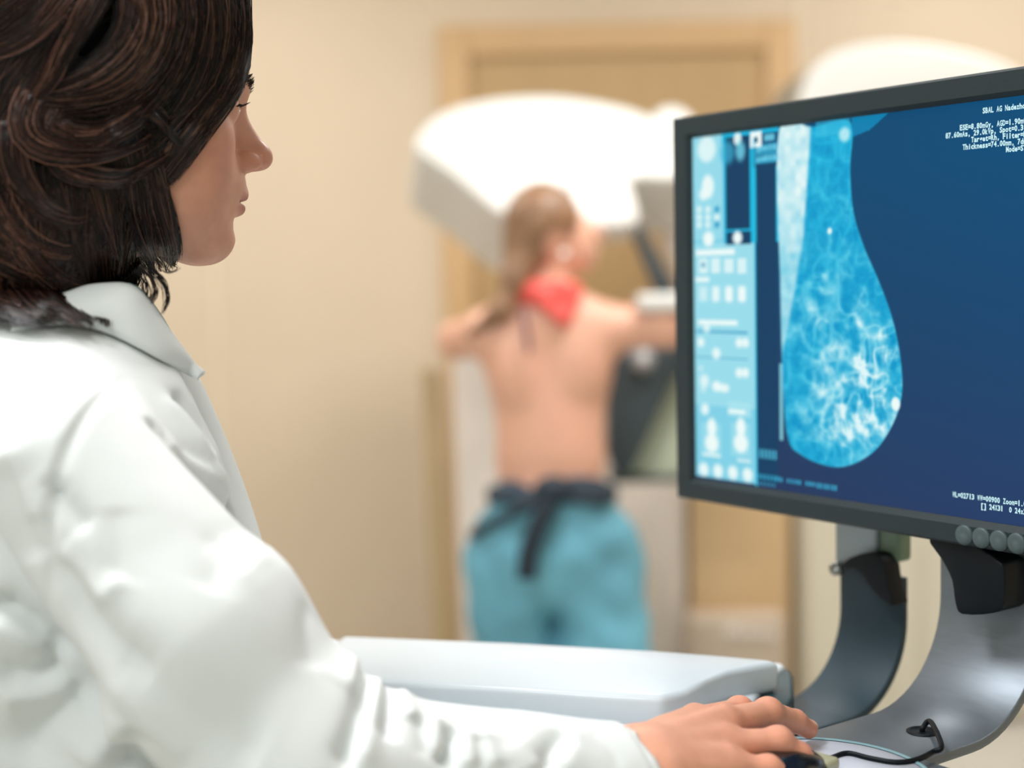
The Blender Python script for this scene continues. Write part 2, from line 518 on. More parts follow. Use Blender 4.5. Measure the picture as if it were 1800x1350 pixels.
# the compression carriage that links housing and column behind the monitor
box('carriage', (P(1225, 600, 3.9)[0], 3.90, P(1215, 470, 3.9)[2]), (P(1420, 600, 3.9)[0], 4.12, P(1215, 330, 3.9)[2]), m_pink, mach, 0.03)
obox('arm_rest', P(1175, 531, 3.26), np.eye(3), (0.075, 0.05, 0.020), m_white, mach, 0.012)
tube('arm_rest_post', [P(1205, 534, 3.27), P(1230, 560, 3.6), P(1235, 600, 3.85)], 0.02, m_white, mach)

# ================================================================== the patient, seen from behind
pat = thing('person', 'person with bare back, red neck collar and blue jeans standing at the white machine', 'person', P(965, 1200, 3.3) * np.array([1, 1, 0]))
DP = 3.30
def L(px, py, dd=0.0): return P(px, py, DP + dd)
hc = L(952, 405)
fz = 0.0
legs_x = (L(893, 1100)[0], L(1058, 1100)[0])
def body_patient(p):
    d = ell(p, L(950, 398), (0.078, 0.092, 0.096))
    d = smin(d, ell(p, L(1002, 425, 0.03), (0.058, 0.062, 0.078)), 0.02)
    d = smin(d, cone(p, L(1030, 392, 0.06), L(1056, 414, 0.07), 0.010, 0.012), 0.014)      # nose
    d = smin(d, ell(p, L(1030, 462, 0.06), (0.024, 0.022, 0.02)), 0.018)                   # chin
    d = smin(d, ell(p, L(1046, 440, 0.065), (0.012, 0.02, 0.012)), 0.012)                  # lips
    d = smin(d, ell(p, L(972, 418, -0.055), (0.020, 0.012, 0.030)), 0.008)                 # ear
    d = smin(d, cone(p, L(955, 455, 0.01), L(952, 570, 0.0), 0.050, 0.060), 0.03)
    t = ell(p, L(965, 640, 0.02), (0.150, 0.088, 0.16))
    t = smin(t, cone(p, L(855, 588), L(1050, 582), 0.050, 0.050), 0.06)
    t = smin(t, ell(p, L(968, 800, 0.02), (0.128, 0.085, 0.17)), 0.08)
    t = smin(t, ell(p, L(968, 945, 0.02), (0.145, 0.105, 0.12)), 0.08)
    t = smin(t, cone(p, L(905, 545), L(1000, 545), 0.035, 0.035), 0.08)
    t = smax(t, -cone(p, L(962, 600, -0.105), L(962, 850, -0.095), 0.018, 0.016), 0.03)    # spine
    t = smin(t, ell(p, L(905, 650, -0.035), (0.055, 0.04, 0.075)), 0.04)                   # shoulder blades
    t = smin(t, ell(p, L(1020, 640, -0.035), (0.055, 0.04, 0.075)), 0.04)
    d = smin(d, t, 0.045)
    ar = cone(p, L(1050, 578), L(1170, 572, -0.02), 0.054, 0.046)
    ar = smin(ar, cone(p, L(1170, 572, -0.02), L(1330, 600, 0.12), 0.044, 0.028), 0.03)
    ar = smin(ar, ell(p, L(1352, 606, 0.14), (0.045, 0.04, 0.02)), 0.02)
    d = smin(d, ar, 0.04)
    al = cone(p, L(850, 585), L(803, 598, 0.12), 0.048, 0.042)
    al = smin(al, cone(p, L(803, 598, 0.12), L(862, 610, 0.36), 0.040, 0.027), 0.03)
    al = smin(al, ell(p, L(872, 612, 0.41), (0.03, 0.05, 0.02)), 0.02)
    d = smin(d, al, 0.03)
    for x in legs_x:
        kx = x * 0.9 + 0.1 * np.mean(legs_x)
        d = smin(d, cone(p, (x, DP, 0.70), (kx, DP, 0.42), 0.085, 0.055), 0.05)
        d = smin(d, cone(p, (kx, DP, 0.42), (kx, DP, 0.09), 0.052, 0.035), 0.03)
        d = smin(d, ell(p, (kx + 0.01, DP + 0.05, 0.035), (0.045, 0.115, 0.034)), 0.02)
    return d
m_skinp = mat('patient_skin', (230, 176, 151), 0.45, sss=0.15, noise=0.05, nscale=9)
v, q = mesh_sdf(body_patient, L(790, 300, -0.2) * np.array([1, 1, 0]) - np.array([0.05, 0.05, 0.02]), np.array([0.75, DP + 0.5, 1.62]), 0.008)
mk('body', v, q, m_skinp, pat)
# hair: cap, ponytail over the shoulder
def hair_patient(p):
    d = ell(p, L(953, 393, -0.008), (0.091, 0.098, 0.098))
    d = smax(d, (p - np.asarray(L(1018, 390), np.float32)) @ np.asarray(unit([1.0, 0.15, -0.55]), np.float32), 0.02)
    d = smax(d, -ell(p, L(985, 432, -0.05), (0.045, 0.09, 0.045)), 0.012)
    d = smin(d, cone(p, L(925, 440, -0.03), L(905, 490, -0.06), 0.055, 0.035), 0.03)
    d = smin(d, cone(p, L(905, 488, -0.065), L(882, 545, -0.075), 0.026, 0.024), 0.02)
    d = smin(d, cone(p, L(882, 545, -0.075), L(826, 588, -0.05), 0.024, 0.009), 0.02)
    return d + 0.0015 * np.sin(p[:, 0] * 420 + p[:, 2] * 160)
m_hairp = mat('light_brown_hair', (142, 106, 78), 0.4, noise=0.25, nscale=60, stretch=(1, 1, 0.25))
v, q = mesh_sdf(hair_patient, L(800, 310, -0.2), L(1060, 310, 0.2) * np.array([1, 1, 0]) + np.array([0, 0, 1.60]), 0.006) if False else mesh_sdf(
    hair_patient, np.array([-0.18, DP - 0.2, 1.15]), np.array([0.22, DP + 0.2, 1.62]), 0.006)
mk('hair', v, q, m_hairp, pat)
# red neck collar (folded cloth)
def scarf(p):
    d = ell(p, L(958, 512, -0.01), (0.074, 0.078, 0.030))
    d = smin(d, ell(p, L(928, 515, -0.06), (0.034, 0.024, 0.030)), 0.01)
    d = smin(d, cone(p, L(940, 515, -0.075), L(992, 562, -0.085), 0.022, 0.014), 0.015)
    d = smin(d, cone(p, L(1008, 512, -0.065), L(992, 560, -0.085), 0.022, 0.014), 0.012)
    return d
m_red = mat('coral_red_cloth', (236, 92, 84), 0.6, noise=0.08, nscale=25)
v, q = mesh_sdf(scarf, L(860, 600, -0.2), L(1060, 455, 0.15), 0.006); mk('neck_collar', v, q, m_red, pat)
v, f = lathe_vf(L(991, 446, -0.078), [0, -1, 0], [(0, -0.006), (0.008, -0.006), (0.010, 0), (0.008, 0.005), (0, 0.007)], 16)
mk('earring', v, f, mat('pearl', (250, 244, 236), 0.15, coat=0.6), pat)
# necklace strap mark down the spine is the tail of the collar
tube('collar_tie', smooth_poly([L(918, 545, -0.085), L(925, 580, -0.10), L(930, 620, -0.105)], 6, False), 0.006, mat('plum_cloth', (110, 78, 92), 0.7), pat)
# jeans
def jeans(p):
    d = ell(p, L(968, 965, 0.02), (0.168, 0.125, 0.14))
    d = smin(d, ell(p, L(972, 890, 0.02), (0.145, 0.108, 0.07)), 0.06)
    for x in legs_x:
        kx = x * 0.92 + 0.08 * np.mean(legs_x)
        d = smin(d, cone(p, (x, DP + 0.01, L(968, 985)[2]), (kx, DP, 0.42), 0.104, 0.092), 0.035)
        d = smin(d, cone(p, (kx, DP, 0.42), (kx, DP, 0.11), 0.088, 0.080), 0.04)
    d = smin(d, cone(p, L(1040, 960, 0.02), L(1082, 1150, 0.02), 0.09, 0.085), 0.05)
    n = 0.005 * np.sin(p[:, 2] * 52 + 16 * p[:, 0]) * np.sin(p[:, 0] * 30 + 1)
    return smax(d + n, (p[:, 2] - L(968, 862)[2]), 0.01)
m_jeans = mat('light_blue_denim', (104, 168, 190), 0.8, noise=0.35, nscale=5, bump=0.3, bscale=260)
v, q = mesh_sdf(jeans, np.array([-0.28, DP - 0.25, 0.02]), np.array([0.45, DP + 0.3, 0.95]), 0.008); mk('jeans', v, q, m_jeans, pat)
m_navy = mat('navy_cloth', (52, 66, 80), 0.75, noise=0.15, nscale=20)
m_navyd = mat('dark_navy_strap', (22, 40, 54), 0.6)
def wrap(p):
    a = ell(p, L(970, 868, 0.02), (0.158, 0.118, 0.040))
    b = ell(p, L(970, 868, 0.02), (0.125, 0.088, 0.20))
    a = smax(a, -b, 0.01)
    a = smin(a, ell(p, L(893, 866, -0.06), (0.035, 0.03, 0.028)), 0.02)
    a = smin(a, ell(p, L(1030, 862, -0.07), (0.06, 0.03, 0.034)), 0.03)
    return a + 0.003 * np.sin(p[:, 2] * 170 + p[:, 0] * 40)
v, q = mesh_sdf(wrap, np.array([-0.18, DP - 0.2, 0.70]), np.array([0.36, DP + 0.25, 1.0]), 0.006); mk('waist_wrap', v, q, m_navy, pat)
def ribbon(name, pts, w, m, parent, th=0.006):
    pts = smooth_poly(pts, 6, False); T = np.gradient(pts, axis=0); vv = []
    for p_, t_ in zip(pts, T):
        s_ = unit(np.cross(t_, [0, 1, 0])) * w / 2; o_ = np.array([0, th, 0])
        vv += [p_ - s_, p_ + s_, p_ + s_ + o_, p_ - s_ + o_]
    ff = []
    for i in range(len(pts) - 1):
        for k in range(4):
            ff.append((4 * i + k, 4 * i + (k + 1) % 4, 4 * i + 4 + (k + 1) % 4, 4 * i + 4 + k))
    n_ = 4 * len(pts); ff += [(3, 2, 1, 0), (n_ - 4, n_ - 3, n_ - 2, n_ - 1)]
    return mk(name, vv, ff, m, parent)
ribbon('tie_end', [L(985, 850, -0.135), L(962, 890, -0.155), L(938, 945, -0.158), L(928, 985, -0.155), L(926, 1020, -0.15)], 0.046, m_navyd, pat)
ribbon('tie_end', [L(960, 872, -0.140), L(900, 905, -0.135), L(850, 930, -0.10), L(828, 946, -0.06)], 0.026, m_navyd, pat)
v, q = mesh_sdf(lambda p: ell(p, L(972, 862, -0.13), (0.045, 0.03, 0.034)), L(920, 920, -0.25), L(1020, 810, 0.0), 0.005)
mk('knot', v, q, m_navyd, pat)
# ================================================================== monitor (facing the seated-side woman)
YAW = math.radians(35.7)
ME = np.array([math.sin(YAW), -math.cos(YAW), 0.0])      # along the screen, to the right
MN = np.array([-math.cos(YAW), -math.sin(YAW), 0.0])     # out of the screen
MU = np.array([0, 0, 1.0])
MBL = P(1188.5, 874, 1.39)
MH, MW = 0.366, 0.475
def M(u, v, w=0.0): return MBL + ME * u + MU * v + MN * w
def SU(px, py, w=0.0):
    q0 = MBL + MN * w; r = ray(px, py); t = ((q0 - CAM) @ MN) / (r @ MN); p = CAM + r * t - q0
    return np.array([p @ ME, p @ MU])
m_bezel = mat('charcoal_bezel', (36, 47, 51), 0.5, spec=0.3, noise=0.04, nscale=300, bump=0.12, bscale=1500)
m_black = mat('black_plastic', (7, 14, 20), 0.5, spec=0.2)
stand_base = M(0.26, -0.13, -0.05)
mon = thing('monitor', 'wide charcoal computer monitor showing a blue breast scan', 'monitor', np.array([stand_base[0], stand_base[1], P(1480, 1310, 1.07)[2]]))
su0 = SU(1208, 243); su1 = SU(1217, 841)
SL, ST, SB = (su0[0] + su1[0]) / 2, SU(1208, 243)[1], SU(1217, 841)[1]
SR = MW - SL
# bezel: four-sided ring with an inner chamfer
def ring(u0, v0, u1, v1, w): return [M(u0, v0, w), M(u1, v0, w), M(u1, v1, w), M(u0, v1, w)]
c_ = 0.0035
loops = [ring(0, 0, MW, MH, -0.022), ring(0, 0, MW, MH, -0.002), ring(0.002, 0.002, MW - 0.002, MH - 0.002, 0.0),
         ring(SL - c_, SB - c_ * 1.4, SR + c_, ST + c_, 0.0), ring(SL, SB, SR, ST, -0.005), ring(SL, SB, SR, ST, -0.012)]
vv = np.vstack(loops); ff = []
for a in range(len(loops) - 1):
    for k in range(4):
        ff.append((4 * a + k, 4 * a + (k + 1) % 4, 4 * a + 4 + (k + 1) % 4, 4 * a + 4 + k))
mk('bezel', vv, ff, m_bezel, mon, smooth=False)
# rear housing
loops = [ring(0, 0, MW, MH, -0.022), ring(0.01, 0.01, MW - 0.01, MH - 0.01, -0.035), ring(0.08, 0.06, MW - 0.08, MH - 0.06, -0.06)]
vv = np.vstack(loops); ff = [(8, 9, 10, 11)]
for a in range(2):
    for k in range(4):
        ff.append((4 * a + (k + 1) % 4, 4 * a + k, 4 * a + 4 + k, 4 * a + 4 + (k + 1) % 4))
ff.append((0, 1, 2, 3))
mk('rear_housing', vv, [tuple(reversed(q)) for q in ff], m_bezel, mon, smooth=False)
# power and menu buttons
for k, px in enumerate((1696, 1726, 1757, 1788, 1820)):
    b = SU(px, 940.5 + (px - 1696) * 0.158)
    v, f = lathe_vf(M(b[0], b[1], 0.0), MN, [(0.0082, -0.002), (0.0082, 0.0012), (0.0072, 0.0022), (0.004, 0.0025), (0.0, 0.0026)], 24)
    mk('button', v, f, mat('button_grey', (66, 82, 84), 0.45), mon)

# ---- picture on the screen: a dense sheet with one colour per point
GS = 0.00092
nu, nv = int((SR - SL) / GS) + 1, int((ST - SB) / GS) + 1
uu = np.linspace(SL, SR, nu); vv_ = np.linspace(SB, ST, nv)
Ug, Vg = np.meshgrid(uu, vv_, indexing='ij')
img = np.zeros((nu, nv, 3))
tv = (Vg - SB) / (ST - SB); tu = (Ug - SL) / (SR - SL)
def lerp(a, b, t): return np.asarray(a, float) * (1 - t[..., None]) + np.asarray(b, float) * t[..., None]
img[:] = lerp((38, 62, 104), (8, 78, 122), np.clip(tv * 1.15, 0, 1))  # vertical gradient partly paints reflections into the screen colour
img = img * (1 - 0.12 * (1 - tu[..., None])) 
def rect(px0, py0, px1, py1, c, a=1.0):
    p0, p1 = SU(px0, py0), SU(px1, py1)
    m_ = (Ug >= min(p0[0], p1[0])) & (Ug <= max(p0[0], p1[0])) & (Vg >= min(p0[1], p1[1])) & (Vg <= max(p0[1], p1[1]))
    img[m_] = img[m_] * (1 - a) + np.array(c, float) * a
def disc(px, py, r, c, a=1.0, soft=0.0012, ry=None):
    q = SU(px, py); ry = ry or r
    d = np.sqrt(((Ug - q[0]) / r) ** 2 + ((Vg - q[1]) / ry) ** 2)
    w = np.clip((1 - d) * r / soft, 0, 1)[..., None] * a
    img[:] = img * (1 - w) + np.array(c, float) * w
PAN = (128, 208, 230); PAN2 = (170, 228, 238); WHT = (236, 250, 248); CY = (22, 184, 224); DK = (14, 62, 98)
rect(1208, 243, 1320, 853, PAN)
rect(1208, 430, 1320, 720, PAN2, 0.6); rect(1210, 235, 1262, 420, PAN2, 0.5)
rect(1260, 200, 1322, 245, CY); rect(1262, 232, 1362, 425, CY)
rect(1266, 242, 1310, 402, DK); rect(1315, 236, 1361, 290, (20, 90, 130)); rect(1268, 408, 1312, 428, DK)
rect(1320, 290, 1359, 852, DK); rect(1320, 255, 1360, 270, (60, 190, 225), 0.6); rect(1320, 276, 1360, 284, (60, 190, 225), 0.7)
disc(1234, 262, 0.014, WHT, 0.8, 0.004); disc(1236, 328, 0.0095, WHT, 0.95, 0.003, 0.013); disc(1228, 342, 0.007, WHT, 0.9, 0.003)
disc(1288, 244, 0.006, WHT, 0.95, 0.002, 0.007); disc(1270, 268, 0.012, (60, 180, 215), 0.7, 0.006, 0.014); disc(1293, 265, 0.008, (120, 215, 235), 0.8, 0.004, 0.012)
rect(1311, 233, 1330, 258, WHT); rect(1317, 240, 1323, 250, DK)
rect(1335, 236, 1352, 246, (120, 215, 235), 0.8)
for y in (368, 382, 395):
    for x in (1221, 1236): disc(x, y, 0.0045, WHT, 0.95, 0.003)
    disc(1252, y, 0.0045, WHT if y == 382 else (30, 150, 195), 0.95, 0.003)
disc(1237, 420, 0.0085, WHT, 1, 0.003); disc(1288, 418, 0.0075, WHT, 1, 0.003)
rect(1215, 440, 1283, 448, WHT, 0.95)
for x in (1228, 1250, 1273, 1296):
    rect(x - 8, 455, x + 8, 480, WHT, 0.75); rect(x - 8, 503, x + 8, 530, WHT, 0.35)
disc(1228, 466, 0.003, (40, 150, 190)); rect(1215, 488, 1238, 496, WHT, 0.9)
for x, w in ((1228, .3), (1250, .8), (1273, 1), (1296, 1)): disc(x, 512, 0.006, WHT, w, 0.003); disc(x, 523, 0.006, WHT, w, 0.003)
rect(1219, 562, 1288, 573, WHT, 0.95); rect(1215, 581, 1306, 588, (20, 150, 195)); disc(1234, 578, 0.006, WHT, 0.8, 0.003)
disc(1224, 602, 0.006, WHT, 0.95, 0.003); disc(1291, 603, 0.006, WHT, 0.95, 0.003); disc(1302, 603, 0.006, WHT, 0.95, 0.003)
rect(1215, 627, 1306, 634, (20, 150, 195)); disc(1251, 622, 0.007, WHT, 0.9, 0.003)
disc(1291, 656, 0.006, WHT, 0.95, 0.003); disc(1302, 656, 0.006, WHT, 0.95, 0.003); disc(1224, 648, 0.004, WHT, 0.6, 0.003)
disc(1230, 670, 0.008, WHT, 0.8, 0.004); disc(1228, 684, 0.005, WHT, 0.5, 0.003); disc(1252, 680, 0.008, WHT, 0.95, 0.003, 0.006); disc(1265, 683, 0.008, WHT, 0.9, 0.003, 0.005)
disc(1231, 720, 0.007, WHT, 0.9, 0.003); rect(1271, 705, 1312, 735, PAN2, 0.8); rect(1272, 720, 1302, 730, WHT, 0.95)
for x in (1243, 1294):
    rect(x - 18, 742, x + 17, 806, PAN2, 0.5); disc(x, 752, 0.0075, WHT, 1, 0.003, 0.011); disc(x, 780, 0.011, WHT, 1, 0.004, 0.011)
rect(1226, 796, 1258, 806, WHT, 0.85); rect(1288, 806, 1312, 816, WHT, 0.6)
for x, y in ((1229, 826), (1254, 829), (1280, 832), (1306, 836)): disc(x, y, 0.0085, WHT, 0.95, 0.004)
rect(1318, 243, 1321, 856, (40, 190, 226))
# the scan itself
out_px = smooth_poly([(1360, 228), (1420, 221), (1487, 213), (1487, 300), (1493, 372), (1511, 432), (1536, 490), (1559, 552), (1573, 612), (1579, 670), (1575, 712),
                      (1560, 752), (1534, 791), (1500, 815), (1465, 824), (1430, 817), (1400, 802), (1378, 778), (1368, 700), (1362, 500)], 6)
poly = np.array([SU(x, y) for x, y in out_px])
ins = np.zeros(Ug.shape, bool); dist = np.full(Ug.shape, 9.0)
for i in range(len(poly)):
    a, b = poly[i], poly[(i + 1) % len(poly)]
    c1 = (a[1] > Vg) != (b[1] > Vg)
    xi = (b[0] - a[0]) * (Vg - a[1]) / (b[1] - a[1] + 1e-12) + a[0]
    ins ^= c1 & (Ug < xi)
    ab = b - a; h_ = np.clip(((Ug - a[0]) * ab[0] + (Vg - a[1]) * ab[1]) / (ab @ ab + 1e-12), 0, 1)
    dist = np.minimum(dist, np.hypot(Ug - a[0] - h_ * ab[0], Vg - a[1] - h_ * ab[1]))
def n2(s, seed, ox=0, oy=0): return vnoise3(np.stack([Ug * s + ox, Vg * s + oy, np.full(Ug.shape, seed * 1.7)], -1), seed)
wx = n2(45, 1) * 0.6 + n2(95, 2) * 0.3; wy = n2(45, 3) * 0.6 + n2(95, 4) * 0.3
rid = lambda s, sd: 1 - np.abs(vnoise3(np.stack([Ug * s + wx, Vg * s * 0.9 + wy, np.full(Ug.shape, sd)], -1), int(sd)))
net = 0.42 * rid(60, 11) ** 4 + 0.3 * rid(105, 12) ** 4 + 0.12 * rid(190, 13) ** 3
fine = 0.5 + 0.5 * (0.5 * n2(150, 5) + 0.3 * n2(300, 6) + 0.3 * n2(600, 7))
cl = lambda px, py, su_, sv_: np.exp(-((Ug - SU(px, py)[0]) / su_) ** 2 - ((Vg - SU(px, py)[1]) / sv_) ** 2)
dens = 0.35 * cl(1470, 600, .05, .09) + 0.9 * cl(1520, 700, .04, .05) + 0.7 * cl(1470, 740, .045, .03) + 0.45 * cl(1540, 640, .025, .06) + 0.3 * cl(1430, 560, .05, .05) + 0.10
blob = np.clip((n2(80, 21) * 0.6 + n2(160, 22) * 0.5 + 0.15) * 1.6, 0, 1)
wt = np.clip(dens * (net * 1.0 + 0.9 * blob * fine) + 0.06 * (fine - 0.5), 0, 1)
base = lerp((0, 146, 198), (28, 190, 228), np.clip(0.45 + 0.7 * (fine - 0.5) + 0.9 * (net - 0.35), 0, 1))
tis = base * (1 - wt[..., None]) + np.array((222, 246, 248.0)) * wt[..., None]
# pectoral wedge
pr = np.interp(Vg, [SU(1390, 640)[1], SU(1388, 560)[1], SU(1405, 420)[1], SU(1420, 225)[1]], [SU(1366, 640)[0], SU(1381, 560)[0], SU(1405, 420)[0], SU(1418, 225)[0]])
wp = np.clip((pr - Ug) / 0.004 + 0.3, 0, 1) * (0.66 + 0.34 * np.clip((Vg - SU(1390, 420)[1]) / 0.06 + 0.5, 0, 1)) * (0.88 + 0.2 * n2(160, 31))
wp = np.clip(wp, 0, 1)[..., None]
tis = tis * (1 - wp) + np.array((226, 246, 246.0)) * wp
rim = np.exp(-(dist / 0.0016) ** 2)[..., None] * 0.35
tis = tis * (1 - rim) + np.array((60, 200, 232.0)) * rim
edge = np.clip(dist / 0.0015, 0, 1)[..., None] * ins[..., None]
img = img * (1 - edge) + tis * edge
disc(1450, 406, 0.003, WHT, 1, 0.0015, 0.0035); disc(1566, 711, 0.0055, WHT, 1, 0.002, 0.007)
rect(1425, 200, 1486, 232, (60, 190, 225), 0.55); disc(1476, 236, 0.008, (190, 238, 244), 0.9, 0.004)
tri = np.array([SU(x, y) for x, y in ((1488, 205), (1556, 195), (1520, 228), (1490, 240))])
mt = np.ones(Ug.shape, bool)
for i in range(4):
    a, b = tri[i], tri[(i + 1) % 4]; mt &= ((b[0] - a[0]) * (Vg - a[1]) - (b[1] - a[1]) * (Ug - a[0])) < 0
img[mt] = (6, 128, 176)
rect(1362, 640, 1368, 775, (150, 228, 240), 0.8)
for i in range(5): rect(1326 + 6.5 * i, 790 + i * 0.7, 1330.5 + 6.5 * i, 806 + i * 0.7, (90, 205, 235), 0.75)     # blurred characters, not readable
for i in range(22):
    if i not in (7, 12): rect(1324 + 6.4 * i, 834 + 0.98 * i, 1328.5 + 6.4 * i, 843 + 0.98 * i, (60, 190, 228), 0.7)
for i in range(5): rect(1324 + 6.4 * i, 847 + 0.98 * i, 1328.5 + 6.4 * i, 854 + 0.98 * i, (60, 190, 228), 0.6)
for i in range(5): rect(1322 + 7 * i, 258 - 1.2 * i, 1327 + 7 * i, 266 - 1.2 * i, (120, 215, 238), 0.8); rect(1322 + 7 * i, 276 - 1.2 * i, 1327 + 7 * i, 284 - 1.2 * i, (120, 215, 238), 0.8)
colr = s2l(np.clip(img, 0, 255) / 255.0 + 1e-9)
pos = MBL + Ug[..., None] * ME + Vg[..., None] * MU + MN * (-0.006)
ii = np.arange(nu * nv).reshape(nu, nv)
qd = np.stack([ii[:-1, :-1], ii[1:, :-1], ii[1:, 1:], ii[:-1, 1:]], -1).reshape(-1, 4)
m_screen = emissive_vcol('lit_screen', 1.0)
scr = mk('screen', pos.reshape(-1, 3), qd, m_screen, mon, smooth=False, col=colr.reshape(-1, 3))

# ---- lettering on the screen (fixed pitch)
m_txt = mat('screen_text', (10, 10, 10), 0.6, emit=(205, 246, 252), estr=0.95)
m_txt2 = mat('screen_text_cyan', (10, 10, 10), 0.6, emit=(60, 196, 232), estr=0.9)
GL = {}
def glyph(ch):
    if ch not in GL:
        cu = bpy.data.curves.new('glyph', 'FONT'); cu.body = ch; cu.size = 1.0; cu.offset = 0.035
        cu.resolution_u = 2
        ob = bpy.data.objects.new('glyph', cu); COL.objects.link(ob)
        bpy.context.view_layer.update()
        me = ob.evaluated_get(bpy.context.evaluated_depsgraph_get()).to_mesh()
        v = np.array([tuple(x.co)[:2] for x in me.vertices]).reshape(-1, 2); f = [tuple(p.vertices) for p in me.polygons]
        bpy.data.objects.remove(ob); bpy.data.curves.remove(cu)
        GL[ch] = (v, f)
    return GL[ch]
def text(line, u0, v0, pitch, h, m, w=-0.0054):
    V = []; F = []; o = 0
    for i, ch in enumerate(line):
        if ch == ' ': continue
        gv, gf = glyph(ch)
        if not len(gv): continue
        wd = gv[:, 0].max() - gv[:, 0].min(); cx = (gv[:, 0].max() + gv[:, 0].min()) / 2
        sx = min(h / 0.72, pitch * 0.92 / max(wd, 0.01)); sx = sx if wd > 0.3 else h / 0.72
        for x, y in gv: V.append(M(u0 + (i + 0.5) * pitch + (x - cx) * sx, v0 + y * h / 0.72, w))
        F += [tuple(k + o for k in q) for q in gf]; o += len(gv)
    return mk('screen_lettering', V, F, m, scr, smooth=False)
def fit(line, pa, pb, nvis, h, m=None):
    """line starts at pixel pa (baseline), its first nvis characters end at pixel pb"""
    a, b = SU(*pa, -0.0054), SU(*pb, -0.0054)
    text(line, a[0], (a[1] + b[1]) / 2, (b[0] - a[0]) / nvis, h, m or m_txt)
fit('SBAL AG Nadezhda', (1727, 200), (1797, 190), 14, 0.0042)
fit('ESE=8.80mGy, AGD=1.90mGy', (1687, 229), (1799, 217), 22, 0.0042)
fit('87.60mAs, 29.0kVp, Spot=0.3', (1662, 243), (1799, 229), 27, 0.0042)
fit('Target=Rh, Filter=Rh', (1707, 250), (1799, 241), 18, 0.0042)
fit('Thickness=74.00mm, 7daN', (1692, 264), (1799, 252), 21, 0.0042)
fit('Mode=STD', (1768, 268), (1799, 264), 6, 0.0042)
fit('WL=02713 WW=00900 Zoom=1.00', (1674, 874), (1799, 889), 25, 0.0042)
fit('[] 24X31  0 24x31', (1724, 894), (1799, 903), 15, 0.0042)

# ================================================================== curved stands
m_metal = mat('brushed_grey_metal', (118, 126, 134), 0.46, 0.7, noise=0.05, nscale=40, stretch=(1, 1, 8))
m_teal = mat('dark_teal_metal', (28, 52, 64), 0.6, 0.1, noise=0.03, nscale=30)
ZB = P(1480, 1310, 1.07)[2]          # worktop level under the pad
def j_sheet(name, A, w, ztop, rh, rv, flat, m, parent, th=0.008, zb=None):
    """A: lower left corner where the upright meets the bend (x, y); sheet of width w along ME"""
    ZB = globals()['ZB'] if zb is None else zb
    prof = [(0.0, ztop), (0.0, ZB + rv + 0.03), (0.0, ZB + rv)]
    for k in range(1, 15):
        a = math.pi / 2 * k / 14; prof.append((rh * (1 - math.cos(a)), ZB + rv * (1 - math.sin(a))))
    prof.append((rh + flat, ZB))
    prof = np.array(prof); T = np.gradient(prof, axis=0); N_ = np.stack([T[:, 1], -T[:, 0]], 1); N_ /= np.linalg.norm(N_, axis=1)[:, None]
    V = []; F = []
    for (s, z), (ns, nz) in zip(prof, N_):
        for e_ in (0, w):
            V.append(np.array([A[0], A[1], 0]) + ME * e_ + MN * s + MU * z)
        for e_ in (w, 0):
            V.append(np.array([A[0], A[1], 0]) + ME * e_ + MN * (s + ns * th) + MU * (z + nz * th))
    for i in range(len(prof) - 1):
        for k in range(4):
            F.append((4 * i + k, 4 * i + (k + 1) % 4, 4 * i + 4 + (k + 1) % 4, 4 * i + 4 + k))
    n_ = 4 * len(prof); F += [(3, 2, 1, 0), (n_ - 4, n_ - 3, n_ - 2, n_ - 1)]
    o = mk(name, V, F, m, parent); bevel(o, 0.0015, 2, 50); return o
A1 = P(1652, 1050, 1.19)
j_sheet('stand_arm', A1, 0.096, A1[2] + 0.11, 0.085, 0.085, 0.17, m_metal, mon)
# black tilt hinge between the stand and the back of the screen
hp = [(1632, 945), (1700, 950), (1752, 985), (1764, 1000), (1764, 1062), (1745, 1078), (1690, 1080), (1678, 1060), (1672, 1020), (1655, 985)]
qm = A1 + MN * 0.012
prism('tilt_hinge', [on_plane(x, y, qm + MN * 0.022, MN) for x, y in smooth_poly(hp, 3)], -MN * 0.03, m_black, mon, 0.004)
obox('tilt_block', M(0.30, 0.13, -0.075), np.array([ME, MN, MU]), (0.05, 0.03, 0.06), m_black, mon, 0.005)
# cable grommet in the bend
gp = None
st2 = thing('monitor_stand', 'dark teal curved stand with grey post behind the charcoal monitor', 'stand', np.array([*P(1440, 1290, 1.28)[:2], ZB - 0.030]))
A2 = P(1476, 1060, 1.32)
j_sheet('stand_arm', A2, 0.072, A2[2] + 0.035, 0.075, 0.075, 0.05, m_teal, st2, zb=ZB - 0.030)
q2 = A2 + MN * 0.012
prism('tilt_hinge', [on_plane(x, y, q2 + MN * 0.012, MN) for x, y in smooth_poly([(1482, 990), (1500, 978), (1530, 972), (1552, 985), (1560, 1030), (1570, 1066), (1535, 1040), (1510, 1005), (1484, 998)], 3)], -MN * 0.02, m_black, st2, 0.003)
m_postg = mat('post_grey', (150, 160, 164), 0.4, 0.2)
pa = on_plane(1466, 996, q2, MN); pb = on_plane(1540, 996, q2, MN)
wv = (pb - pa) @ ME
obox('post', pa + ME * wv / 2 + MU * 0.07 - MN * 0.012, np.array([ME, MN, MU]), (wv / 2, 0.012, 0.07), m_postg, st2, 0.004)
obox('post_edge', pa + ME * (wv + 0.010) + MU * 0.078 - MN * 0.014, np.array([ME, MN, MU]), (0.011, 0.010, 0.065), mat('sage_plastic', (110, 132, 110), 0.5), st2, 0.004)
v, f = lathe_vf(on_plane(1479, 998, q2, MN) + MN * 0.006, MN, [(0, -0.004), (0.006, -0.004), (0.006, 0.004), (0, 0.005)], 16)
mk('pivot_screw', v, f, m_steel, st2)

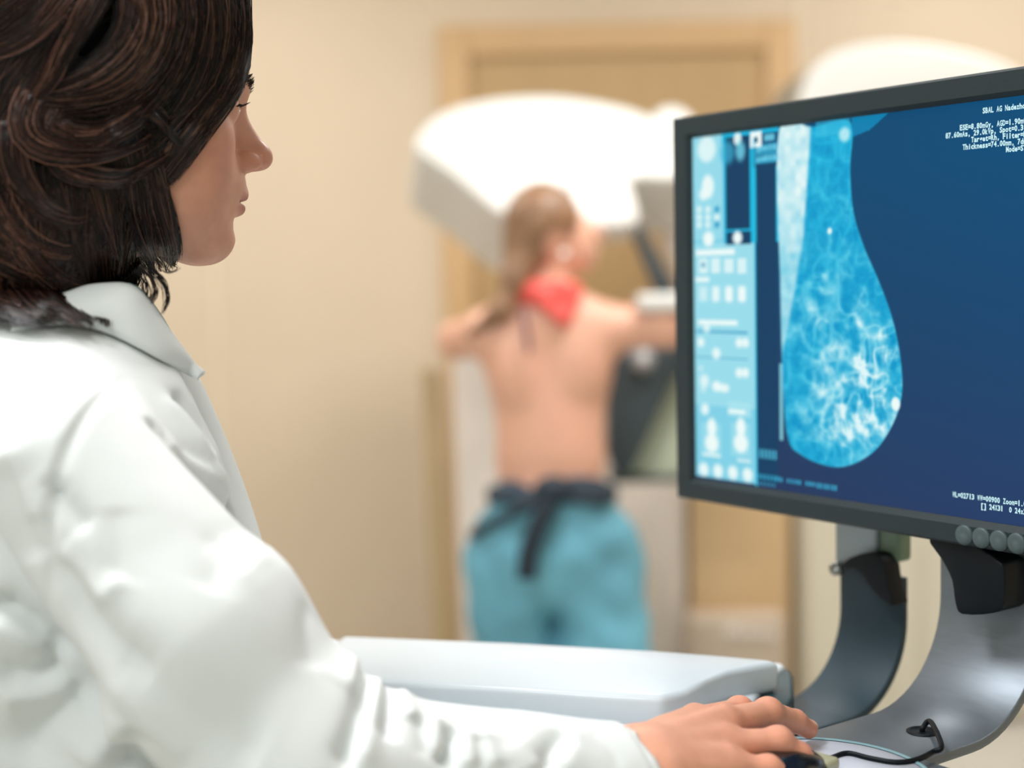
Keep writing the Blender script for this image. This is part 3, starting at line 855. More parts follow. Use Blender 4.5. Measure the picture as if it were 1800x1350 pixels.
# ================================================================== worktop console
m_con = mat('cool_white_laminate', (212, 222, 230), 0.35, noise=0.01, nscale=6, coat=0.15)
m_desk = mat('cream_laminate', (228, 220, 206), 0.4, noise=0.02, nscale=8)
m_cap = mat('dark_teal_rubber', (28, 58, 66), 0.55)
def flat(px, py, z):
    r = ray(px, py); t = (z - CAM[2]) / r[2]; return CAM + r * t
con = thing('workstation_console', 'pale blue-white console worktop with a scooped tray, in front of the jeans', 'desk', np.array([0.0, 1.25, 0.0]))
ZC = ZB + 0.004
low = [flat(x, y, ZC) for x, y in ((560, 1122), (1200, 1153), (1372, 1163), (1383, 1168), (1354, 1186), (1330, 1225), (1304, 1300))]
low = low + [np.array([low[-1][0] - 0.03, 1.06, ZC]), np.array([low[0][0] + 0.10, 1.06, ZC])]
prism('worktop', low, [0, 0, -0.05], m_con, con, 0.006)
up_ = [flat(x, y, ZC + 0.024) for x, y in ((600, 1116), (900, 1128), (1150, 1142), (1260, 1150), (1340, 1157), (1372, 1161), (1330, 1168), (1282, 1178), (1243, 1194), (1210, 1214), (1165, 1224), (1080, 1220), (900, 1208), (700, 1198), (560, 1192))]
prism('raised_panel', up_, [0, 0, -0.028], m_con, con, 0.006, 4)
cp = [flat(x, y, ZC - 0.003) for x, y in ((1386, 1169), (1394, 1185), (1396, 1225), (1372, 1262), (1330, 1300), (1308, 1300), (1334, 1226), (1357, 1188))]
prism('end_cap', cp, [0, 0, -0.07], m_cap, con, 0.008)
box('pedestal', (-0.25, 1.12, 0.0), (0.15, 1.36, ZC - 0.051), m_con, con, 0.02)
dk = thing('side_desk', 'cream desk shelf under the sleeve and the mouse pad', 'desk', np.array([0.05, 0.95, 0.0]))
dA = [np.array([-0.20, 0.80]), np.array([0.20, 0.80]), np.array([0.31, 0.97]), np.array([0.26, 1.13]), np.array([0.20, 1.045]), np.array([-0.20, 1.045])]
prism('desktop', [np.array([a[0], a[1], ZB - 0.009]) for a in dA], [0, 0, -0.03], m_desk, dk, 0.004)
box('leg_panel', (-0.10, 0.90, 0.0), (0.14, 0.94, ZB - 0.039), m_desk, dk, 0.006)

# mouse pad, mouse and cable
padc = flat(1432, 1372, ZB + 0.002)
pad = thing('mouse_pad', 'round pale lilac mouse pad with teal rim under the black mouse', 'mouse pad', padc)
rr = 0.083
v, f = lathe_vf(padc, [0, 0, 1], [(0, 0), (rr - 0.004, 0), (rr - 0.004, 0.003), (0, 0.003)], 64); mk('pad_surface', v, f, mat('lilac_pad', (222, 226, 242), 0.5), pad)
v, f = lathe_vf(padc, [0, 0, 1], [(rr - 0.004, 0), (rr, 0), (rr, 0.003), (rr - 0.001, 0.004), (rr - 0.004, 0.0035)], 64)
mk('pad_rim', v, f[:-2], mat('teal_rim', (130, 168, 178), 0.4), pad)
# ---- mouse
hd = unit([0.74, 0.67, 0]); hs = np.array([hd[1], -hd[0], 0])        # along the mouse, to its right
mfront = flat(1449, 1334, ZB + 0.012)
mc = mfront - hd * 0.056 - hs * 0.006
ms = thing('computer_mouse', 'black computer mouse held under the hand, cable on its front', 'mouse', np.array([mc[0], mc[1], ZB + 0.005]))
MR = np.array([hd, hs, [0, 0, 1.0]])
def mouse_sdf(p):
    d = ell(p, mc * np.array([1, 1, 0]) + np.array([0, 0, ZB + 0.007]), (0.057, 0.029, 0.022), MR)
    return smax(d, (ZB + 0.0055) - p[:, 2], 0.004)
v, q = mesh_sdf(mouse_sdf, mc - 0.08, mc + 0.08, 0.002)
m_mouse = mat('glossy_black_plastic', (12, 18, 24), 0.22, coat=0.3)
mk('mouse_body', v, q, m_mouse, ms)
def on_mouse(a, b):
    x = mc * np.array([1, 1, 0]) + hd * a + hs * b
    zz = np.linspace(ZB + 0.045, ZB + 0.004, 200)
    pts = np.stack([np.full(200, x[0]), np.full(200, x[1]), zz], 1).astype(np.float32)
    d = mouse_sdf(pts); k = np.argmax(d < 0); return pts[k].astype(float)
v, f = tube_vf([on_mouse(a, 0) + np.array([0, 0, 0.0002]) for a in np.linspace(0.005, 0.052, 14)], 0.0009, 6); mk('button_split', v, f, m_black, ms)
v, f = lathe_vf(on_mouse(0.03, 0) - hs * 0.0035, hs, [(0, 0), (0.005, 0), (0.0055, 0.0035), (0.005, 0.007), (0, 0.007)], 20); mk('scroll_wheel', v, f, m_dgrey, ms)
glint_v = obox_vf(mfront - hd * 0.006 + np.array([0, 0, -0.001]), MR, (0.009, 0.012, 0.0045))
bevel(mk('glint_plate', *glint_v, mat('khaki_glint', (168, 166, 138), 0.3), ms), 0.003)  # khaki plate stands in for the glint on the mouse front

# grommet on the bend of the near stand
def sheet_hit(px, py):
    best = None
    for s in np.linspace(0, 1, 120):
        if s < 0.4: a = math.pi / 2 * s / 0.4; sn, z = 0.085 * (1 - math.cos(a)), ZB + 0.085 * (1 - math.sin(a)); n_ = unit(MN * math.cos(a) + MU * math.sin(a))
        else: sn, z = 0.085 + 0.17 * (s - 0.4) / 0.6, ZB; n_ = MU
        q = np.array([A1[0], A1[1], 0]) + MN * sn + MU * z
        r = ray(px, py); m_ = np.cross(r, ME); nn = np.cross(m_, r)
        e_ = ((CAM - q) @ nn) / (ME @ nn); x = q + ME * e_; d = np.linalg.norm(np.cross(x - CAM, r))
        if best is None or d < best[0]: best = (d, x, n_)
    return best[1], best[2]
gx, gn = sheet_hit(1622, 1287)
v, f = lathe_vf(gx, gn, [(0, -0.002), (0.0125, -0.002), (0.0125, 0.0008), (0.0105, 0.0014), (0.0098, 0.0004), (0, 0.0003)], 32)
mk('cable_grommet', v, f, m_black, mon)
obox('base_plate', np.array([padc[0], padc[1], ZB - 0.0045]), np.array([ME, MN, MU]), (0.070, 0.10, 0.0042), m_metal, mon, 0.003)
zc = ZB + 0.0065
cab = [mfront - hd * 0.012 + np.array([0, 0, 0.002])] + [flat(x, y, zc) for x, y in ((1462, 1332), (1490, 1324), (1530, 1333), (1575, 1340), (1612, 1335), (1640, 1322))] + \
      [flat(1655, 1311, zc + 0.003), gx + gn * 0.008 + CR * 0.006, gx + gn * 0.003, gx - gn * 0.001]
tube('mouse_cable', smooth_poly(cab, 8, False), 0.0021, m_black, ms, 8)

# ================================================================== the woman in the lab coat
PSI = math.radians(20); PIT = math.radians(4.5)
fx = np.array([math.cos(PSI), math.sin(PSI), 0]); ly = np.array([-math.sin(PSI), math.cos(PSI), 0])
HX = unit(fx * math.cos(PIT) - np.array([0, 0, 1]) * math.sin(PIT)); HZ = np.cross(HX, ly)
HR = np.array([HX, ly, HZ]).astype(np.float32)                # rows: forward, left (far side), up
HO = P(204, 181, 1.05).astype(np.float32); HS = 0.965
def hl(p): return (p - HO) @ HR.T / HS
def hw(x, y, z): return HO + (HX * x + ly * y + HZ * z) * HS
wom = thing('person', 'person with dark brown wavy bob in a white lab coat, hand on the mouse', 'person', np.array([-0.30, 1.0, 0.0]))

def head_local(q):
    x, y, z = q[:, 0], q[:, 1], q[:, 2]
    s = np.stack([x, np.abs(y), z], 1)
    d = ell(q, (-0.014, 0, 0.035), (0.099, 0.075, 0.097))
    d = smin(d, ell(q, (0.052, 0, 0.028), (0.042, 0.058, 0.048)), 0.03)
    d = smin(d, ell(q, (0.040, 0, -0.048), (0.050, 0.050, 0.066)), 0.03)
    d = smin(d, ell(q, (0.076, 0, -0.098), (0.0165, 0.020, 0.0165)), 0.024)
    d = smin(d, cone(s, (-0.004, 0.054, -0.052), (0.066, 0.020, -0.099), 0.015, 0.015), 0.028)
    d = smin(d, ell(s, (0.054, 0.043, -0.024), (0.027, 0.021, 0.021)), 0.022)
    d = smin(d, ell(s, (0.046, 0.036, -0.058), (0.036, 0.024, 0.036)), 0.024)
    d = smin(d, cone(s, (0.087, 0.010, 0.017), (0.070, 0.046, 0.019), 0.010, 0.008), 0.014)
    d = smin(d, ell(q, (0.078, 0, -0.058), (0.0225, 0.030, 0.022)), 0.018)
    d = smax(d, -ell(s, (0.0985, 0.031, 0.000), (0.0155, 0.0165, 0.0115)), 0.013)
    d = smin(d, ell(s, (0.0765, 0.032, -0.001), (0.0125, 0.015, 0.0125)), 0.005)
    d = smin(d, cone(q, (0.0865, 0, 0.006), (0.1095, 0, -0.028), 0.0060, 0.0078), 0.012)
    d = smin(d, cone(q, (0.0820, 0, -0.004), (0.0990, 0, -0.0335), 0.0085, 0.0105), 0.008)
    d = smin(d, ell(q, (0.1115, 0, -0.0325), (0.0100, 0.0095, 0.0092)), 0.008)
    d = smin(d, ell(s, (0.1000, 0.0120, -0.0370), (0.0110, 0.0065, 0.0078)), 0.004)
    d = smax(d, -ell(s, (0.1065, 0.0062, -0.0445), (0.0065, 0.0032, 0.0045)), 0.003)
    d = smin(d, cone(s, (0.0975, 0.003, -0.0625), (0.0835, 0.0225, -0.0680), 0.0052, 0.0026), 0.006)
    d = smin(d, cone(s, (0.0955, 0, -0.0750), (0.0835, 0.0205, -0.0700), 0.0062, 0.0026), 0.006)
    d = smax(d, -ell(q, (0.1060, 0, -0.0688), (0.0200, 0.0240, 0.0011)), 0.0025)
    d = smax(d, -ell(q, (0.1030, 0, -0.0875), (0.0105, 0.022, 0.0055)), 0.010)
    d = smin(d, ell(s, (-0.006, 0.074, -0.010), (0.017, 0.010, 0.030)), 0.008)             # ears, under the hair
    return d
def head_sdf(p):
    q = hl(p); d = head_local(q)
    return smin(d, cone(q, (-0.028, 0, -0.055), (-0.060, 0, -0.21), 0.050, 0.056), 0.03)

# torso frame
PT = math.radians(25)
TX = np.array([math.cos(PT), math.sin(PT), 0]); TY = np.array([-math.sin(PT), math.cos(PT), 0]); TZ = np.array([0, 0, 1.0])
TR = np.array([TX, TY, TZ]).astype(np.float32)
TO = P(120, 580, 1.03)
def tw(x, y, z): return TO + TX * x + TY * y + TZ * z
def tl(p): return (p - TO.astype(np.float32)) @ TR.T

# right arm and hand joints
SH = P(112, 820, 0.885); EL = P(548, 1378, 0.87); WR = P(1140, 1350, 0.935)
J = dict(
    index=[P(1222, 1270, 1.008), P(1300, 1250, 1.050), P(1352, 1262, 1.083), P(1378, 1276, 1.098)],
    middle=[P(1272, 1272, 0.998), P(1350, 1254, 1.030), P(1398, 1268, 1.050), P(1421, 1282, 1.060)],
    ring=[P(1276, 1310, 0.975), P(1368, 1304, 0.985), P(1406, 1326, 0.990), P(1426, 1346, 0.992)],
    pinky=[P(1280, 1346, 0.952), P(1350, 1352, 0.958), P(1384, 1366, 0.962), P(1405, 1380, 0.963)],
    thumb=[P(1180, 1318, 0.965), P(1238, 1318, 1.010), P(1300, 1322, 1.045), P(1342, 1326, 1.060)])
RAD = dict(index=(0.0110, 0.0092, 0.0080, 0.0068), middle=(0.0112, 0.0098, 0.0082, 0.0070), ring=(0.0108, 0.0092, 0.0078, 0.0066),
           pinky=(0.0100, 0.0080, 0.0068, 0.0058), thumb=(0.014, 0.012, 0.0105, 0.0085))
def hand_sdf(p):
    d = cone(p, EL * 0.25 + WR * 0.75, WR, 0.031, 0.0255)
    for n in ('index', 'middle', 'ring', 'pinky'):
        k = J[n][0]; side = {'index': 0.010, 'middle': 0.003, 'ring': -0.005, 'pinky': -0.013}[n]
        root = WR + np.array([-0.3, 0.75, 0.25]) * side * 1.3
        d = smin(d, cone(p, root, k, 0.0205, RAD[n][0] + 0.0008), 0.012)
        d = smin(d, cone(p, root * 0.7 + k * 0.3 + np.array([-0.001, -0.003, 0.0145]), k + np.array([-0.001, -0.002, 0.0086]), 0.0042, 0.0048), 0.005)   # tendon
    pc = (J['index'][0] + J['pinky'][0] + WR) / 3
    d = smin(d, ell(p, pc - np.array([0, 0, 0.012]), (0.034, 0.034, 0.014)), 0.015)
    for n in ('index', 'middle', 'ring', 'pinky', 'thumb'):
        k = J[n]; r = RAD[n]; g = None
        for i in range(3):
            c_ = cone(p, k[i], k[i + 1], r[i], r[i + 1])
            g = c_ if g is None else smin(g, c_, 0.004)
        g = smin(g, ell(p, k[1] + np.array([0, 0, 0.0012]), (r[1] * 0.98,) * 3), 0.006)     # knuckle
        d = smin(d, g, 0.0065 if n != 'thumb' else 0.014)
    return d

def torso_core(p):
    q = tl(p); s = np.stack([q[:, 0], np.abs(q[:, 1]), q[:, 2]], 1)
    d = ell(q, (0.005, 0, -0.25), (0.095, 0.15, 0.22))
    d = smin(d, cone(s, (-0.015, 0, -0.02), (-0.01, 0.13, -0.075), 0.040, 0.035), 0.04)
    return smin(d, ell(q, (0.0, 0, -0.48), (0.10, 0.15, 0.17)), 0.08)

skin = np.array(s2l((209, 150, 125)))
V = []; Q = []; Cc = []; o = 0
for fn, lo, hi, h in ((head_sdf, HO - np.array([0.16, 0.16, 0.24]), HO + np.array([0.17, 0.16, 0.17]), 0.0019),
                      (hand_sdf, P(1040, 1400, 0.90) - 0.06, P(1430, 1230, 1.10) + 0.05, 0.0016),
                      (torso_core, TO - np.array([0.3, 0.3, 0.68]), TO + np.array([0.3, 0.3, 0.08]), 0.008),
                      (lambda p: smin(cone(p, SH, EL, 0.042, 0.034), cone(p, EL, EL * 0.2 + WR * 0.8, 0.034, 0.027), 0.01), np.minimum(np.minimum(SH, EL), WR) - 0.07, np.maximum(np.maximum(SH, EL), WR) + 0.07, 0.006)):
    v, q = mesh_sdf(fn, lo, hi, h)
    c = np.tile(skin, (len(v), 1))
    if fn is head_sdf:
        L_ = hl(v); x, y, z = L_[:, 0], np.abs(L_[:, 1]), L_[:, 2]
        lip = np.exp(-(((z + 0.0690) / 0.0075) ** 4)) * np.exp(-((y / 0.0225) ** 6)) * (x > 0.080)
        c = c * (1 - 0.9 * lip[:, None]) + np.array(s2l((160, 82, 78))) * 0.9 * lip[:, None]
        red = np.exp(-(((x - 0.112) / 0.016) ** 2 + ((z + 0.034) / 0.014) ** 2)) * 0.4 + 0.3 * np.exp(-(((x - 0.06) / 0.03) ** 2 + ((y - 0.05) / 0.03) ** 2 + ((z + 0.04) / 0.025) ** 2))
        c = c * (1 - red[:, None]) + np.array(s2l((202, 122, 96))) * red[:, None]
    elif fn is hand_sdf:
        for n in ('index', 'middle', 'ring', 'pinky'):
            for i, a in ((0, .2), (1, .35), (2, .25), (3, .4)):
                w = np.exp(-(((v - J[n][i]) ** 2).sum(1)) / (0.014 ** 2)) * a
                c = c * (1 - w[:, None]) + np.array(s2l((214, 128, 102))) * w[:, None]
        c = np.minimum(c * 1.2, 0.9)  # hand colour lifted to carry the brighter light falling on it
    V.append(v); Q.append(q + o); Cc.append(c); o += len(v)
m_skin = mat('skin', (206, 150, 124), 0.42, sss=0.12, noise=0.05, nscale=90, bump=0.12, bscale=900, vcol=True)
mk('body', np.vstack(V), np.vstack(Q), m_skin, wom, col=np.vstack(Cc))
# nails
m_nail = mat('nail', (232, 178, 160), 0.22, coat=0.5)
for n in ('index', 'middle', 'ring', 'pinky'):
    a, b = J[n][2], J[n][3]; t_ = unit(b - a); up_n = unit(np.array([-0.15, -0.25, 1.0]) - t_ * (np.array([-0.15, -0.25, 1.0]) @ t_)); sd = np.cross(t_, up_n)
    c0 = b + t_ * 0.0005 + up_n * (RAD[n][3] - 0.0024)
    v, q = mesh_sdf(lambda p: ell(p, c0, (0.0068, 0.0050, 0.0032), np.array([t_, sd, up_n])), c0 - 0.012, c0 + 0.012, 0.0010)
    mk('fingernail', v, q, m_nail, wom)
# eyes, brows, lashes
for sgn in (-1, 1):
    v, q = mesh_sdf(lambda p: ell(hl(p), (0.0770, sgn * 0.0325, -0.001), (0.0122, 0.0122, 0.0075)), hw(0.077, sgn * 0.0325, -0.001) - 0.02, hw(0.077, sgn * 0.0325, -0.001) + 0.02, 0.0014)
    dd = hl(v) - np.array([0.0885, sgn * 0.0335, -0.001]); ir = np.exp(-((dd ** 2).sum(1) / 0.0052 ** 2) ** 3)[:, None]
    mk('eye', v, q, mat('eye', (230, 226, 222), 0.1, vcol=True, coat=0.8), wom, col=np.array(s2l((226, 220, 214))) * (1 - ir) + np.array(s2l((40, 26, 20))) * ir)

def strands_mesh(pts, rad, sides=3):
    """pts (S,n,3), rad (S,n) -> verts, quads"""
    S, n, _ = pts.shape
    T = np.gradient(pts, axis=1); T /= np.linalg.norm(T, axis=2, keepdims=True) + 1e-12
    ref = np.array([0.31, -0.88, 0.36]); N1 = np.cross(T, ref); N1 /= np.linalg.norm(N1, axis=2, keepdims=True) + 1e-9; N2 = np.cross(T, N1)
    ang = np.arange(sides) * 2 * math.pi / sides
    v = pts[:, :, None, :] + rad[:, :, None, None] * (np.cos(ang)[None, None, :, None] * N1[:, :, None, :] + np.sin(ang)[None, None, :, None] * N2[:, :, None, :])
    idx = np.arange(S * n * sides).reshape(S, n, sides)
    a = idx[:, :-1, :]; b = idx[:, 1:, :]
    q = np.stack([a, np.roll(a, -1, 2), np.roll(b, -1, 2), b], -1).reshape(-1, 4)
    return v.reshape(-1, 3), q
m_hair = mat('dark_brown_hair', (40, 24, 20), 0.24, vcol=True, spec=0.45)
m_brow = mat('brow_hair', (34, 22, 18), 0.5)
for sgn in (-1, 1):
    S = 130; t_ = rng.random(S); base_ = np.stack([0.0975 - 0.022 * t_ ** 1.6, sgn * (0.010 + 0.040 * t_), 0.018 + 0.006 * np.sin(t_ * 2.6) + rng.normal(0, 0.0022, S)], 1)
    dr_ = np.stack([0.004 + 0.001 * rng.random(S), sgn * (0.003 + 0.004 * t_), 0.0065 * (1 - t_) - 0.001 + rng.normal(0, 0.0015, S)], 1)
    k_ = np.linspace(0, 1, 5)
    pts = base_[:, None, :] + dr_[:, None, :] * k_[None, :, None]
    pts = HO + HS * pts @ HR.astype(float)
    v, q = strands_mesh(pts, np.tile(np.linspace(0.00042, 0.00012, 5), (S, 1))); mk('eyebrow', v, q, m_brow, wom)
    S = 26; t_ = np.linspace(-1, 1, S)
    base_ = np.stack([0.0885 - 0.006 * t_ ** 2, sgn * (0.0325 + 0.011 * t_), 0.004 - 0.003 * t_ ** 2], 1)
    pts = base_[:, None, :] + np.stack([0.008 * k_, sgn * 0.0015 * k_, -0.003 * k_ + 0.005 * k_ ** 2], 1)[None]
    pts = HO + HS * pts @ HR.astype(float)
    v, q = strands_mesh(pts, np.tile(np.linspace(0.0003, 0.0001, 5), (S, 1))); mk('eyelash', v, q, m_brow, wom)

# ---- lab coat
def sleeve_outer(p):
    d = cone(p, SH, SH * 0.45 + EL * 0.55, 0.054, 0.066)
    d = smin(d, cone(p, SH * 0.45 + EL * 0.55, EL, 0.066, 0.060), 0.02)
    W2 = WR + np.array([0, 0, -0.013])
    d = smin(d, cone(p, EL, W2 + (W2 - EL) * 0.02, 0.056, 0.040), 0.035)
    return d
fdir = unit(WR - EL)
CUFF = P(1146, 1350, 0.94)
cdir = unit(fdir + np.array([0.0, 0.0, 0.38]))
def sleeve_sdf(p):
    d = sleeve_outer(p)
    ax = (p - CUFF.astype(np.float32)) @ cdir.astype(np.float32)
    return smax(d, ax + 0.010, 0.003)
def coat_sdf(p):
    q = tl(p); s = np.stack([q[:, 0], np.abs(q[:, 1]), q[:, 2]], 1)
    d = ell(q, (0.0, 0, -0.25), (0.110, 0.178, 0.235))
    d = smin(d, cone(s, (-0.035, 0.0, -0.025), (-0.012, 0.140, -0.085), 0.060, 0.052), 0.05)
    d = smin(d, ell(q, (-0.05, 0, -0.17), (0.10, 0.17, 0.16)), 0.05)
    d = smin(d, ell(q, (0.01, 0, -0.60), (0.155, 0.205, 0.40)), 0.08)
    d = smin(d, cone(s, (0.03, 0.045, -0.040), (0.050, 0.090, -0.100), 0.036, 0.036), 0.04)
    # far arm hanging at the side
    a = cone(q, (-0.01, 0.165, -0.10), (0.02, 0.225, -0.33), 0.055, 0.055)
    a = smin(a, cone(q, (0.02, 0.225, -0.33), (0.13, 0.20, -0.50), 0.052, 0.042), 0.03)
    d = smin(d, a, 0.03)
    d = smax(d, -(q[:, 2] + 0.72), 0.02)
    # neck opening
    d = smax(d, -cone(q, (-0.015, 0, -0.06), (0.01, 0, 0.12), 0.046, 0.066), 0.012)
    return d
def coat_all(p): return np.minimum(coat_sdf(p), sleeve_outer(p))

FOLDS = [  # pixel polyline, height (+ridge / -valley, m), width (m)
 ([(222, 664), (185, 690), (150, 728), (122, 775), (104, 820), (92, 870), (84, 930), (80, 1000), (84, 1080)], -0.0030, 0.0038),
 ([(206, 662), (170, 692), (136, 730), (110, 775), (92, 820), (80, 870), (72, 930)], 0.0020, 0.006),
 ([(306, 686), (340, 722), (362, 752), (380, 790)], -0.010, 0.0075), ([(290, 694), (330, 745), (372, 806), (400, 850)], 0.0045, 0.007),
 ([(262, 735), (284, 766), (296, 780)], -0.004, 0.006), ([(278, 765), (340, 815), (405, 872)], 0.0035, 0.008),
 ([(310, 788), (360, 806), (405, 820)], -0.003, 0.010),
 ([(92, 858), (120, 890), (152, 932)], -0.0045, 0.006), ([(84, 842), (92, 858), (97, 872)], -0.003, 0.005),
 ([(80, 985), (118, 1020), (150, 1075), (200, 1135), (270, 1190)], -0.0065, 0.012), ([(100, 965), (150, 1015), (185, 1065)], 0.003, 0.009),
 ([(200, 1150), (290, 1225), (380, 1290), (460, 1335)], -0.004, 0.018), ([(180, 1195), (260, 1270), (330, 1335)], 0.002, 0.010),
 ([(350, 965), (400, 935), (450, 930), (485, 948)], -0.0022, 0.012), ([(420, 1020), (450, 990), (472, 972)], 0.0012, 0.007),
 ([(365, 1040), (390, 990), (420, 960)], -0.002, 0.012), ([(545, 1060), (540, 1110), (552, 1180)], -0.0018, 0.010),
 ([(180, 1060), (195, 1040), (210, 1010)], 0.0022, 0.008), ([(205, 890), (208, 960), (200, 1030)], -0.0014, 0.012),
 # elbow gathers
 ([(625, 1145), (620, 1180), (612, 1215)], 0.0040, 0.009), ([(646, 1158), (640, 1230), (622, 1300), (600, 1350)], -0.0080, 0.0065),
 ([(664, 1168), (658, 1230), (645, 1290), (628, 1350)], 0.0050, 0.0075), ([(690, 1196), (684, 1250), (678, 1300)], -0.0065, 0.0065),
 ([(702, 1210), (714, 1240), (724, 1265)], 0.0045, 0.007), ([(735, 1262), (745, 1290), (752, 1330)], -0.0035, 0.006),
 ([(757, 1262), (768, 1290), (774, 1330)], 0.0045, 0.007), ([(797, 1278), (790, 1315), (778, 1350)], -0.0080, 0.006),
 ([(812, 1276), (822, 1310), (830, 1350)], 0.0040, 0.007), ([(848, 1286), (860, 1320), (868, 1350)], 0.004, 0.007), ([(840, 1296), (850, 1350)], -0.003, 0.006),
 ([(905, 1300), (935, 1330), (945, 1350)], 0.003, 0.010), ([(995, 1285), (975, 1315), (955, 1350)], -0.0065, 0.008), ([(1012, 1280), (1005, 1320), (990, 1350)], 0.003, 0.008),
 ([(1035, 1284), (1070, 1312), (1092, 1350)], -0.0014, 0.0035),
 # body below the arm and back
 ([(-10, 1048), (40, 1082), (85, 1115), (125, 1146)], -0.011, 0.008), ([(-10, 1085), (40, 1122), (90, 1142)], 0.007, 0.010),
 ([(0, 1196), (60, 1186), (110, 1158)], -0.009, 0.014), ([(0, 1218), (70, 1228), (130, 1202)], 0.009, 0.012),
 ([(30, 1350), (60, 1290), (110, 1240), (170, 1200)], -0.011, 0.020), ([(150, 1350), (190, 1300), (225, 1275)], 0.009, 0.014), ([(230, 1350), (235, 1310), (230, 1280)], -0.005, 0.010),
 ([(-5, 810), (20, 880), (40, 940), (60, 990)], -0.005, 0.014), ([(10, 780), (40, 860), (60, 920)], 0.003, 0.010),
 ([(345, 690), (385, 770), (412, 850)], -0.003, 0.006),
]
FP = []
for pl_, a_, w_ in FOLDS:
    pp = smooth_poly(np.array(pl_, float), 5, False)
    FP.append((trace(coat_all, pp[:, 0], pp[:, 1], 0.55, 60, 1.4), a_, w_))
def crease(v, fn, amp=0.0012):
    g = grad(fn, v.astype(np.float32), 1e-3); g /= np.linalg.norm(g, axis=1)[:, None] + 1e-6
    d = np.zeros(len(v))
    for poly_, a_, w_ in FP:
        lo, hi = poly_.min(0) - 3 * w_, poly_.max(0) + 3 * w_
        k = np.where(((v > lo) & (v < hi)).all(1))[0]
        if not len(k): continue
        pv = v[k]; best = np.full(len(k), 9.0); par = np.zeros(len(k)); n_ = len(poly_) - 1
        for i in range(n_):
            a, b = poly_[i], poly_[i + 1]; ab = b - a; h_ = np.clip(((pv - a) @ ab) / (ab @ ab + 1e-12), 0, 1)
            ds = np.linalg.norm(pv - a - h_[:, None] * ab, axis=1); m_ = ds < best
            best = np.where(m_, ds, best); par = np.where(m_, (i + h_) / n_, par)
        d[k] += 1.25 * a_ * np.exp(-(np.sqrt(best ** 2 + 1.5e-6) / w_) ** (1.25 if a_ > 0 else 1.5)) * np.clip(np.sin(par * math.pi) * 1.6 + 0.15, 0, 1)
    d += amp * (vnoise3(v * 22, 3) * 0.7 + vnoise3(v * np.array([60, 60, 35]), 4) * 0.3)
    return v + g * d[:, None]
m_coat = mat('white_cotton', (228, 231, 232), 0.75, bump=0.10, bscale=1400, spec=0.25)
v, q = mesh_sdf(coat_sdf, TO - np.array([0.38, 0.36, 0.76]), TO + np.array([0.38, 0.40, 0.12]), 0.004)
coat = mk('lab_coat', crease(v, coat_sdf), q, m_coat, wom)
v, q = mesh_sdf(sleeve_sdf, np.minimum(np.minimum(SH, EL), WR) - 0.10, np.maximum(np.maximum(SH, EL), WR) + 0.10, 0.0028)
mk('sleeve', crease(v, sleeve_outer, 0.0009), q, m_coat, coat)
W2 = WR + np.array([0, 0, -0.013])
fd2 = unit(W2 - EL); cc = EL + fd2 * ((CUFF - EL) @ fd2)
n1 = unit(np.cross(cdir, [0, 0, 1])); n2_ = np.cross(n1, cdir); cv = []; cq = []
prof_c = [(-0.046, 0.0415), (-0.044, 0.0432), (-0.030, 0.0430), (-0.012, 0.0428), (-0.002, 0.0426), (0.0, 0.0415), (-0.002, 0.0400), (-0.014, 0.0392), (-0.03, 0.038)]
for t_, r_ in prof_c:
    for k in range(96):
        a_ = 2 * math.pi * k / 96
        wv_ = 0.0009 * math.sin(a_ * 5 + 1) + 0.0006 * math.sin(a_ * 11 + t_ * 160) + 0.0005 * math.sin(a_ * 23 + 2 + t_ * 300)
        ct = cc + fd2 * t_
        cv.append(ct + cdir * (0.0012 * math.sin(a_ * 4) + 0.0008 * math.sin(9 * a_)) * (1 if t_ > -0.02 else 0) + (r_ + wv_) * (math.cos(a_) * n1 + math.sin(a_) * n2_))
for i in range(len(prof_c) - 1):
    for k in range(96):
        k2 = (k + 1) % 96; cq.append((i * 96 + k, i * 96 + k2, (i + 1) * 96 + k2, (i + 1) * 96 + k))
mk('cuff', cv, cq, m_coat, coat)
# collar: folded band lofted between its fold and its outer edge
def loft(name, A, B, m, parent, bulge=0.006, th=0.0025, n=28, kk=8):
    A = smooth_poly(np.array(A), n, False); B = smooth_poly(np.array(B), n, False)
    kn = min(len(A), len(B)); ta = np.linspace(0, len(A) - 1, 60); A = np.stack([np.interp(ta, np.arange(len(A)), A[:, i]) for i in range(3)], 1)
    tb = np.linspace(0, len(B) - 1, 60); B = np.stack([np.interp(tb, np.arange(len(B)), B[:, i]) for i in range(3)], 1)
    G = np.zeros((60, kk + 1, 3))
    for j in range(kk + 1):
        t = j / kk; G[:, j] = A * (1 - t) + B * t
    dA_ = np.gradient(G, axis=0); dB_ = np.gradient(G, axis=1); N_ = np.cross(dA_, dB_); N_ /= np.linalg.norm(N_, axis=2, keepdims=True) + 1e-9
    if (N_[30, kk // 2] @ (CAM - G[30, kk // 2])) < 0: N_ = -N_
    t = np.linspace(0, 1, kk + 1); G = G + N_ * (bulge * np.sin(t * math.pi) ** 0.8)[None, :, None]
    idx = np.arange(60 * (kk + 1)).reshape(60, kk + 1)
    qd = np.stack([idx[:-1, :-1], idx[1:, :-1], idx[1:, 1:], idx[:-1, 1:]], -1).reshape(-1, 4)
    o = mk(name, G.reshape(-1, 3), qd, m, parent)
    md = o.modifiers.new('cloth', 'SOLIDIFY'); md.thickness = th; md.offset = 0
    return o
eh = np.array([(20, 580), (80, 572), (135, 572), (190, 586), (240, 610), (285, 634), (322, 654), (347, 668)], float)
edgeA = trace(coat_all, eh[:, 0], eh[:, 1], 0.6, 80, 1.4); edgeA = [e_ - ray(*h_) * 0.004 for e_, h_ in zip(edgeA, eh)]
